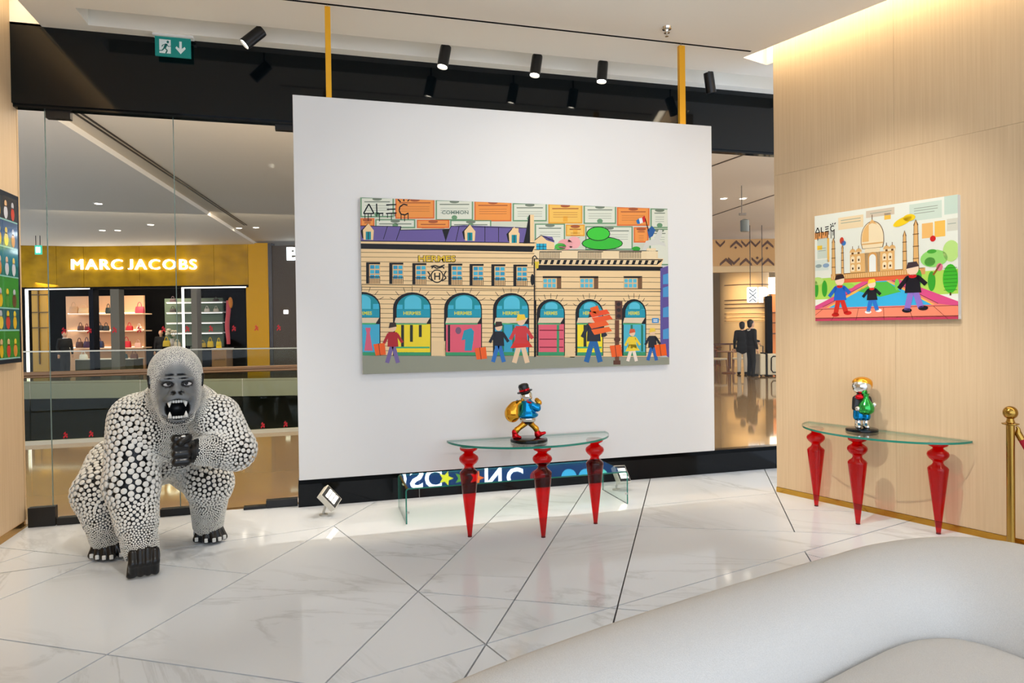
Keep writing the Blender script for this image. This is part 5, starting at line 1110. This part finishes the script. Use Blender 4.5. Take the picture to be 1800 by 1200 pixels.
for x, yb, wp, hp_, col, lb in ((130, B1, 15, 20, (204, 160, 120), 'tan box bag at the left end of the top peach shelf'), (148, B1, 18, 16, (224, 186, 140), 'pale beige bag with gold handle on the top peach shelf'), (191, B1, 10, 17, (28, 40, 34), 'dark green tote on the middle of the top peach shelf'), (246, B1, 15, 20, (176, 62, 80), 'dusty pink tote at the right end of the top peach shelf'),
        (142, B2, 10, 14, (92, 56, 40), 'brown bag left of the navy post on the middle peach shelf'), (153, B2, 8, 12, (110, 22, 34), 'dark red small bag beside the navy post, middle peach shelf'), (175, B2, 13, 15, (26, 28, 32), 'black round tote right of the navy post on the middle shelf'), (187, B2, 10, 14, (30, 34, 34), 'black upright bag left of the grey mullion, middle shelf'), (216, B2, 10, 13, (190, 160, 132), 'beige bag right of the grey mullion on the middle shelf'), (228, B2, 11, 14, (196, 20, 30), 'bright red small tote on the middle peach shelf'), (245, B2, 10, 12, (226, 208, 190), 'cream bag at the right end of the middle peach shelf'),
        (140, B3, 12, 17, (84, 50, 38), 'brown bag at the left of the lowest peach shelf'), (153, B3, 11, 18, (62, 34, 66), 'purple bag beside the navy post on the lowest peach shelf'), (174, B3, 16, 19, (30, 44, 82), 'navy blue bag on the lowest peach shelf'), (212, B3, 9, 14, (24, 46, 66), 'dark teal bag at the grey mullion on the lowest shelf'), (223, B3, 14, 19, (206, 24, 38), 'bright red bag with chain on the lowest peach shelf'), (243, B3, 11, 14, (222, 170, 150), 'pale pink bag at the right end of the lowest shelf'),
        (304, 549, 10, 11, (60, 54, 50), 'grey bag on the second white shelf, left of the grey column'), (364, 549, 9, 11, (196, 190, 180), 'pale bag on the second white shelf, right of the column'), (380, 549, 9, 11, (190, 180, 160), 'cream bag at the right end of the second white shelf'), (304, 531, 10, 10, (70, 50, 56), 'dark bag on the topmost white shelf by the lit strip'), (380, 531, 10, 9, (80, 66, 60), 'brown bag at the right end of the topmost white shelf')):
    bag(x, yb, wp, hp_, col, TB, lb)
def counter(x0, y0, x1, y1, tt, dt, m_, label):
    t = wthing('display_plinth', label, 'plinth', att((x0 + x1) / 2, y1, tt)); b = MB(); b.fbox(x0, y0, x1, y1, tt, dt); bevel(b.build('block', m_, t), .02); b = MB(); b.fbox(x0 - .6, y0 - 1.2, x1 + .6, y0, tt - .03, dt + .06); b.build('top', WHITE if m_ is not DARK else m_, t); return t
counter(285, 610, 320, 668, 26.0, .7, DARK, 'dark display block left of the lit window frame'); counter(350, 611, 432, 668, 26.6, .6, DARK, 'long dark display block in the right shop window')
pl_ = counter(372, 613, 398, 650, 25.6, .6, mat('kraft', S(150, 112, 74), .6), 'brown display box with lettering in the right shop window')
b = MB(); text_solid(b, 'JACO', att(386, 632, 25.6), r0, UP, .42, .09, .004); b.build('lettering', mat('kraft_ink', S(30, 24, 20), .6), pl_)
counter(132, 632, 235, 668, 26.4, .7, mat('olive_block', S(70, 66, 40), .5), 'long olive display block in the left shop window')
for x, yb, wp, hp_, col, lb, tt in ((293, 609, 12, 17, (226, 190, 40), 'yellow tote at the left end of the dark block', 26.2), (312, 609, 11, 13, (222, 206, 170), 'cream handbag on the dark block beside the lit frame', 26.2), (357, 610, 10, 12, (204, 172, 60), 'mustard pouch left on the long dark block', 26.8), (370, 610, 10, 17, (232, 196, 30), 'bright yellow bucket bag on the long dark block', 26.8), (385, 610, 9, 16, (238, 204, 40), 'bright yellow small bag on the long dark block', 26.8), (385, 611.5, 9, 5, (240, 200, 10), 'flat yellow pouch on the brown lettered box', 25.8),
        (147, 630.5, 13, 13, (232, 232, 224), 'white bag with round handle on the olive block', 26.6), (218, 630.5, 12, 14, (36, 66, 70), 'dark teal bag on the olive block', 26.6), (236, 630.5, 12, 15, (110, 66, 44), 'brown bag at the right end of the olive block', 26.6)): bag(x, yb, wp, hp_, col, tt, lb, handle='flat' not in lb)
# pink ornament column, flower vase
t = wthing('scarf_stand', 'tall pink scarf hung on a stand in the right shop window', 'stand', att(400, 668, 26.3)); b = MB(); b.tube([att(400.5 + 1.2 * math.sin(k * .9), 528 + k * 8.5, 26.2) for k in range(10)], [.06, .08, .085, .08, .08, .085, .08, .075, .07, .07], 10); b.build('scarf', mat('pink_scarf', S(206, 84, 92), .7), t, True)
b = MB(); b.tube([att(400, 522, 26.34), att(400, 668, 26.34)], .02, 8); b.build('stand', DARK, t); b = MB(); b.ell(att(405, 532, 26.2), (.09, .07, .22), 12, 8); b.build('orange_tassel', mat('orange_tassel', S(214, 130, 40), .6), t, True)
q = att(303, 609, 26.9); t = wthing('flower_vase', 'vase of pale flowers beside the lit window frame', 'vase', q); b = MB(); b.lathe([(0, 0), (.09, 0), (.13, .12), (.07, .26), (.09, .32), (0, .32)], q, 14); b.build('vase', mat('vase_white', S(210, 205, 195), .3), t, True)
rr = random.Random(3)
for k in range(9): b = MB(); c = q + V(rr.uniform(-.2, .2), rr.uniform(-.1, .1), .42 + rr.uniform(0, .28)); b.ell(c, (.07, .07, .05), 8, 6); b.build('bloom', mat('bloom', S(232, 222, 196), .7), t, True); b = MB(); b.tube([q + V(0, 0, .3), c], .008, 5); b.build('stalk', mat('stalk', S(60, 90, 50), .7), t)

# ---------------------------------------------------------------- people
SKIN = mat('skin', S(206, 160, 128), .5); HAIR = mat('hair_black', S(22, 18, 16), .5); BLK = mat('black_cloth', S(9, 9, 10), .8); CREAMC = mat('cream_cloth', S(206, 198, 182), .8); WHC = mat('white_cloth', S(225, 222, 215), .8)
def person(label, loc, rz, top, low, long_coat=False, arm_fwd=False, group=None, H=1.72, collar=None):
    t = thing('person', label, 'person', loc, rz, group); k = H / 1.72     # faces -y
    v = lambda *a: tuple(x * k for x in a)
    skin = [ell(v(0, -.01, 1.60), v(.078, .096, .115)), cap(v(0, .01, 1.5), v(0, .015, 1.42), .052 * k, .058 * k), ell(v(0, -.105, 1.585), v(.014, .02, .022)), ell(v(-.078, 0, 1.59), v(.012, .022, .03)), ell(v(.078, 0, 1.59), v(.012, .022, .03)), ell(v(0, -.06, 1.52), v(.045, .04, .03))]
    if arm_fwd: h1 = (.2, -.42, 1.0)
    else: h1 = (.235, -.05, .80)
    h2 = (-.235, -.05, .80)
    sobj('head', skin, .014, SKIN, t)
    for h in (h1, h2):
        pr = [ell(v(*h), v(.035, .04, .045), .01)] + [cap(v(h[0] + (i - 1.5) * .017, h[1] - .005, h[2] - .02), v(h[0] + (i - 1.5) * .018, h[1] - (.05 if arm_fwd and h is h1 else .012), h[2] - (.045 if arm_fwd and h is h1 else .1)), .0095 * k, .008 * k, .004) for i in range(4)] + [cap(v(h[0] - math.copysign(.03, h[0]), h[1] - .01, h[2] + .01), v(h[0] - math.copysign(.045, h[0]), h[1] - .035, h[2] - .04), .011 * k, .009 * k, .004)]
        sobj('hand', pr, .009, SKIN, t)
    sobj('hair', [ell(v(0, .025, 1.64), v(.092, .098, .098)), ell(v(0, .05, 1.57), v(.085, .06, .1))], .014, HAIR, t)
    jk = [cap(v(-.13, .01, 1.38), v(.13, .01, 1.38), .075 * k, .075 * k, .06), ell(v(0, .01, 1.22), v(.19, .125, .2), .06), ell(v(0, .01, 1.0), v(.175, .12, .14), .06)]
    if long_coat: jk += [ell(v(0, .01, .82), v(.2, .14, .16), .06)]
    for h, sx in ((h1, 1), (h2, -1)):
        elb = (sx * .235, .03, 1.10) if not (arm_fwd and sx == 1) else (.24, -.12, 1.10)
        jk += [cap(v(sx * .18, .01, 1.38), v(*elb), .066 * k, .052 * k, .03), cap(v(*elb), v(h[0], h[1] + .01, h[2] + .06), .052 * k, .038 * k, .02)]
    sobj('jacket', jk, .018, top, t)
    sobj('trousers', [ell(v(0, .01, .90), v(.165, .115, .12), .04)] + [x for sx in (-1, 1) for x in (cap(v(sx * .085, .01, .86), v(sx * .095, -.01, .48), .088 * k, .068 * k, .03), cap(v(sx * .095, -.01, .48), v(sx * .10, .02, .08), .068 * k, .055 * k, .02))], .018, low, t)
    for sx in (-1, 1): sobj('shoe', [cap(v(sx * .1, .04, .05), v(sx * .115, -.13, .042), .05 * k, .04 * k, .02)], .012, BLK, t)
    if collar: b = MB(); b.tube([Vector(v(.085 * math.cos(a), .02 + .07 * math.sin(a), 1.43 - .03 * math.sin(a))) for a in [2 * math.pi * i / 14 for i in range(14)]], .022, 8, True); b.build('collar', collar, t, True)
    return t
def ground(x, y): q = atz(x, y); q.z = zf; return q
q = att(114, 600, 26.0); person('person in dark suit with white collar inside the gold shop', (q.x, q.y, zf), .6, BLK, BLK, collar=WHC)
q = att(283, 600, 28.3); person('person in dark clothes standing deep inside the gold shop', (q.x, q.y, zf), .0, BLK, mat('blue_cloth', S(40, 56, 76), .8))
pa = ground(1305, 657); pb = ground(1321, 661)
person('person in long black coat and pale trousers seen from behind', pa, math.pi * .86, BLK, CREAMC, True, False, 'pair of people by the luggage')
person('person in black suit facing right, hand on the suitcase', pb, math.pi * .5, BLK, BLK, False, True, 'pair of people by the luggage', 1.78, WHC)
t = wthing('suitcase', 'pale cream hard suitcase with dark trim beside the standing pair', 'suitcase', ground(1345, 662)); LUG = mat('luggage', S(196, 186, 160), .4); G0 = 21.3
b = MB(); b.fbox(1336, 622, 1347, 659, G0, .5); b.fbox(1349, 622, 1372, 659, G0, .45); bevel(b.build('shell', LUG, t), .04, 3)
b = MB(); b.fbox(1346.6, 620, 1349.4, 660, G0 - .02, .5); b.build('trim', BLK, t)
b = MB(); b.tube([att(x_, y_, G0 - .02) for x_, y_ in ((1366, 626), (1359, 626), (1356, 629), (1356, 650), (1359, 654), (1366, 654))], .018, 8); b.build('strap', BLK, t, True)
for x_ in (1338, 1346, 1352, 1364): b = MB(); c = att(x_, 660, G0 + .1); b.ell(V(c.x, c.y, zf + .05), (.045, .045, .05), 10, 8); b.build('wheel', BLK, t, True)
b = MB(); b.tube([att(1341, 622, G0 + .25), att(1341, 608, G0 + .25), att(1336, 607.5, G0 + .25)], .016, 8); b.build('handle', BLACKM, t, True)

# ---------------------------------------------------------------- cafe
WD_ = mat('cafe_wood', S(120, 74, 44), .5); CUSH = mat('cafe_cushion', S(206, 190, 160), .7)
def cafe_chair(label):
    t = thing('cafe_chair', label, 'chair', group='wooden cafe chairs')
    b = MB(); b.box((0, 0, .45), (.46, .46, .06)); bevel(b.build('seat', CUSH, t), .02)
    for sx in (-1, 1):
        b = MB(); b.tube([(sx * .2, -.2, .44), (sx * .22, -.22, 0)], [.02, .014], 8); b.build('leg', WD_, t, True)
        b = MB(); b.tube([(sx * .2, .2, .78), (sx * .2, .2, .44), (sx * .22, .24, 0)], [.014, .02, .014], 8); b.build('leg', WD_, t, True)
    b = MB(); b.tube([(-.22, .1, .70), (-.2, .2, .76), (0, .25, .78), (.2, .2, .76), (.22, .1, .70)], .024, 8); b.build('backrest', WD_, t, True); return t
c0 = cafe_chair('cream seated wooden chair nearest the white panel edge'); q = ground(1262, 653); c0.location = q; c0.rotation_euler.z = .4
for (x, y), a, lb in (((1300, 652), -.5, 'cream seated wooden chair closest to the standing pair'), ((1288, 640), 1.2, 'cream seated wooden chair at the back between the cafe tables')):
    c = copy_tree(c0, None, lb); c.location = ground(x, y); c.rotation_euler.z = a
def cafe_table(loc, label):
    t = thing('cafe_table', label, 'table', loc, 0, 'cafe tables'); b = MB(); b.lathe([(0, .71), (.38, .71), (.4, .725), (.38, .74), (0, .74)], (0, 0, 0), 24); b.build('table_top', WD_, t, True)
    b = MB(); b.lathe([(0, 0), (.24, 0), (.22, .03), (.035, .05), (.03, .71), (0, .71)], (0, 0, 0), 16); b.build('pedestal', WD_, t, True)
cafe_table(ground(1281, 655), 'round wooden cafe table between the chairs'); cafe_table(ground(1260, 641), 'round wooden cafe table at the white panel edge')
# patterned kiosk with column
t = wthing('kiosk', 'cafe kiosk with chevron fascia band and round cream column', 'kiosk', att(1310, 640, 26)); KG = mat('kiosk_gold', S(190, 146, 86), .5); KB = mat('kiosk_brown', S(84, 52, 34), .6)
b = MB(); b.fbox(1200, 420, 1420, 467, 24, .3); b.build('fascia', KG, t); b = MB(); b.fbox(1200, 467, 1420, 478, 24.05, .3); b.build('beam', mat('kiosk_cream', S(206, 176, 128), .5), t)
def kchev(x, y, s_, up):
    b = MB(); sg = 1 if up else -1; A = lambda u, v: att(x + u, y - sg * v, 23.995)
    b.prism([A(-9 * s_, -3), A(0, 6 * s_), A(9 * s_, -3), A(9 * s_, -7), A(0, 1.5 * s_), A(-9 * s_, -7)], -f0 * .02); b.build('chevron', KB, t)
for x in (1266, 1294, 1311, 1328, 1349): kchev(x, 429, 1.15 if x in (1294, 1349) else .9, x in (1294, 1349))
for x in (1276, 1311, 1350): kchev(x, 460, 1.15, True)
for x in (1290, 1331): kchev(x, 459, 1.1, False)
for x, y in ((1293, 435), (1331, 453), (1348, 436)):
    b = MB(); A = lambda u, v: att(x + u, y + v, 23.995); b.prism([A(-2.5, 0), A(0, -2.5), A(2.5, 0), A(0, 2.5)], -f0 * .02); b.build('diamond', KB, t)
cc = att(1309, 600, 27.0); cc.z = zf; b = MB(); b.lathe([(.0, 0), (.92, 0), (.92, 4.0), (0, 4.0)], cc, 40); b.build('column', mat('column_cream', S(214, 180, 128), .55), t, True)
for y, lit in ((499, 0), (526, 0), (533, 0), (540, 0), (550, 1), (557, 1), (563, 1)):
    z = att(1309, y, 26).z; b = MB(); a0 = -math.pi / 2 - YAW; ring_ = [cc + V(.955 * math.cos(a), .955 * math.sin(a), z) for a in [a0 - 1.2 + 2.4 * i / 20 for i in range(21)]]
    b.tube(ring_, .014, 6); rd = b.build('rod', KB, t, True)
    if lit: b = MB(); b.tube([cc + V(.928 * math.cos(a), .928 * math.sin(a), z) for a in [a0 - 1.15 + 2.3 * i / 20 for i in range(21)]], .010, 6); b.build('light_strip', mat('kiosk_led', (1, 1, 1, 1), emit=(1, .74, .38, 1), es=5), rd)
b = MB(); b.fbox(1349, 520, 1358, 662, 26, .4); b.build('dark_post', DARK, t); b = MB(); b.fbox(1350, 487, 1400, 516, 26.5, .1); b.build('lit_panel', mat('lit_panel', (1, 1, 1, 1), emit=(1, .86, .66, 1), es=3), t)
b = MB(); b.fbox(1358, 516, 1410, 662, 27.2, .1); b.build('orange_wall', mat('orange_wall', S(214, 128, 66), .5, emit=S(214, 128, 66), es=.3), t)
for y in (548, 566, 585): b = MB(); b.fbox(1358, y, 1400, y + 2, 26.6, .6); b.build('shelf', WD_, t)
b = MB(); b.fbox(1150, 462, 1440, 662, 29.0, .2); b.build('rear_wall', mat('kiosk_side', S(150, 130, 96), .6), t)
b = MB(); b.fbox(1255, 603, 1312, 606, 24.5, .06); b.build('low_rail', KB, t)
for x in (1258, 1284, 1310): b = MB(); b.fbox(x - .8, 605, x + .8, 648, 24.5, .05); b.build('rail_post', KB, t)
l = lamp('kiosk_light', 'AREA', att(1310, 482, 24.8), att(1310, 640, 25.4), 70, (1, .78, .5), 3, size_y=1); l.parent = t; l.matrix_parent_inverse = parent_inv(t)
# hanging lit sign: chevron box and letter
t = wthing('hanging_sign', 'white lit sign with chevron pattern and letter P by the cafe', 'sign', att(1332, 532, 22.6)); LB_ = mat('sign_cool', (1, 1, 1, 1), emit=(.86, .95, 1, 1), es=.62)
b = MB(); b.fbox(1314, 504, 1333, 532, 22.6, .12); bevel(b.build('box', LB_, t), .05, 3)
b = MB(); text_solid(b, 'P', att(1341.5, 518, 22.62), r0, UP, .30, .52, .1, 0, .06); b.build('letter', LB_, t)
for k, (y, up) in enumerate(((510, 0), (516, 0), (522, 1), (528, 1))):
    b = MB(); s_ = 1 if up else -1; b.tube([att(1317, y + 2 * s_, 22.585), att(1323.5, y - 3.2 * s_, 22.585), att(1329, y + 2 * s_, 22.585)], .014, 6); b.build('chevron_line', mat('sign_ink', S(50, 66, 80), .5), t)
b = MB()
for x in (1319, 1340): c = att(x, 505, 22.66); b.tube([c, V(c.x, c.y, 4.9)], .012, 6)
b.build('hanger', BLACKM, t)
# ---------------------------------------------------------------- neighbouring shop: grey front, lit letters and blue screen band (its reflection shows in the bench)
t = wthing('shop', 'grey shop front with cool lit letter right of the gold shop', 'shop', att(700, 665, TS))
b = MB(); b.fbox(472.5, 427, 479, 668, TS - .02, .35); b.build('corner_post', mat('corner_post', S(50, 46, 50), .4), t)
b = MB(); b.fbox(479, 427, 1180, 668, TS + .02, .3); b.build('wall', mat('grey_shop', S(76, 68, 60), .6, spec=.1), t)
cw = mat('sign_blue_white', (1, 1, 1, 1), emit=(.78, .92, 1, 1), es=2.5)
b = MB(); text_solid(b, 'B', att(517, 446, TS - .02), r0, UP, .5, .48, .08, 0, .04); b.build('letter', mat('sign_b', (1, 1, 1, 1), emit=(.78, .92, 1, 1), es=.9), t)
b = MB(); b.fbox(498, 544.5, 506.5, 551.5, TS - .02, .05); bevel(b.build('wall_lamp', LEDW, t), .05, 3)
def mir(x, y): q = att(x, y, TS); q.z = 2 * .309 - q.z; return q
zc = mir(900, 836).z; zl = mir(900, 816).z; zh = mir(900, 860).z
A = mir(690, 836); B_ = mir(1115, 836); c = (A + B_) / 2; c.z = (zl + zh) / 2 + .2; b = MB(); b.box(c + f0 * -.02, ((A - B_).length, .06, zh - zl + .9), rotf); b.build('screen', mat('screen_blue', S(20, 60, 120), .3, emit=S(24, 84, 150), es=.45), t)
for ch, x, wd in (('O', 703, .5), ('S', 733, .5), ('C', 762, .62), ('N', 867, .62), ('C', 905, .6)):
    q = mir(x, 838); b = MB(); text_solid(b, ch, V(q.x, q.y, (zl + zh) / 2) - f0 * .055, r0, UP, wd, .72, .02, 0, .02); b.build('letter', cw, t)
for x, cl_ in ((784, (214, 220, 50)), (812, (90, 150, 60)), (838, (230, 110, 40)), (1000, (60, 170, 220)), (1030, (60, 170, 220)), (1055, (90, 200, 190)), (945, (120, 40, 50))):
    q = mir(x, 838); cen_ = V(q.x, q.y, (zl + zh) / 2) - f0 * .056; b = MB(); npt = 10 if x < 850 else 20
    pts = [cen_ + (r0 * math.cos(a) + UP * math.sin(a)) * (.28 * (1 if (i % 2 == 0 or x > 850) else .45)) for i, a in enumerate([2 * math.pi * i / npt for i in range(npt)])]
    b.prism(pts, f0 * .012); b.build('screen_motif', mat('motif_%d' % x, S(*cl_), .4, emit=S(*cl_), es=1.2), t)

# the void's lower storey: dim walls around it
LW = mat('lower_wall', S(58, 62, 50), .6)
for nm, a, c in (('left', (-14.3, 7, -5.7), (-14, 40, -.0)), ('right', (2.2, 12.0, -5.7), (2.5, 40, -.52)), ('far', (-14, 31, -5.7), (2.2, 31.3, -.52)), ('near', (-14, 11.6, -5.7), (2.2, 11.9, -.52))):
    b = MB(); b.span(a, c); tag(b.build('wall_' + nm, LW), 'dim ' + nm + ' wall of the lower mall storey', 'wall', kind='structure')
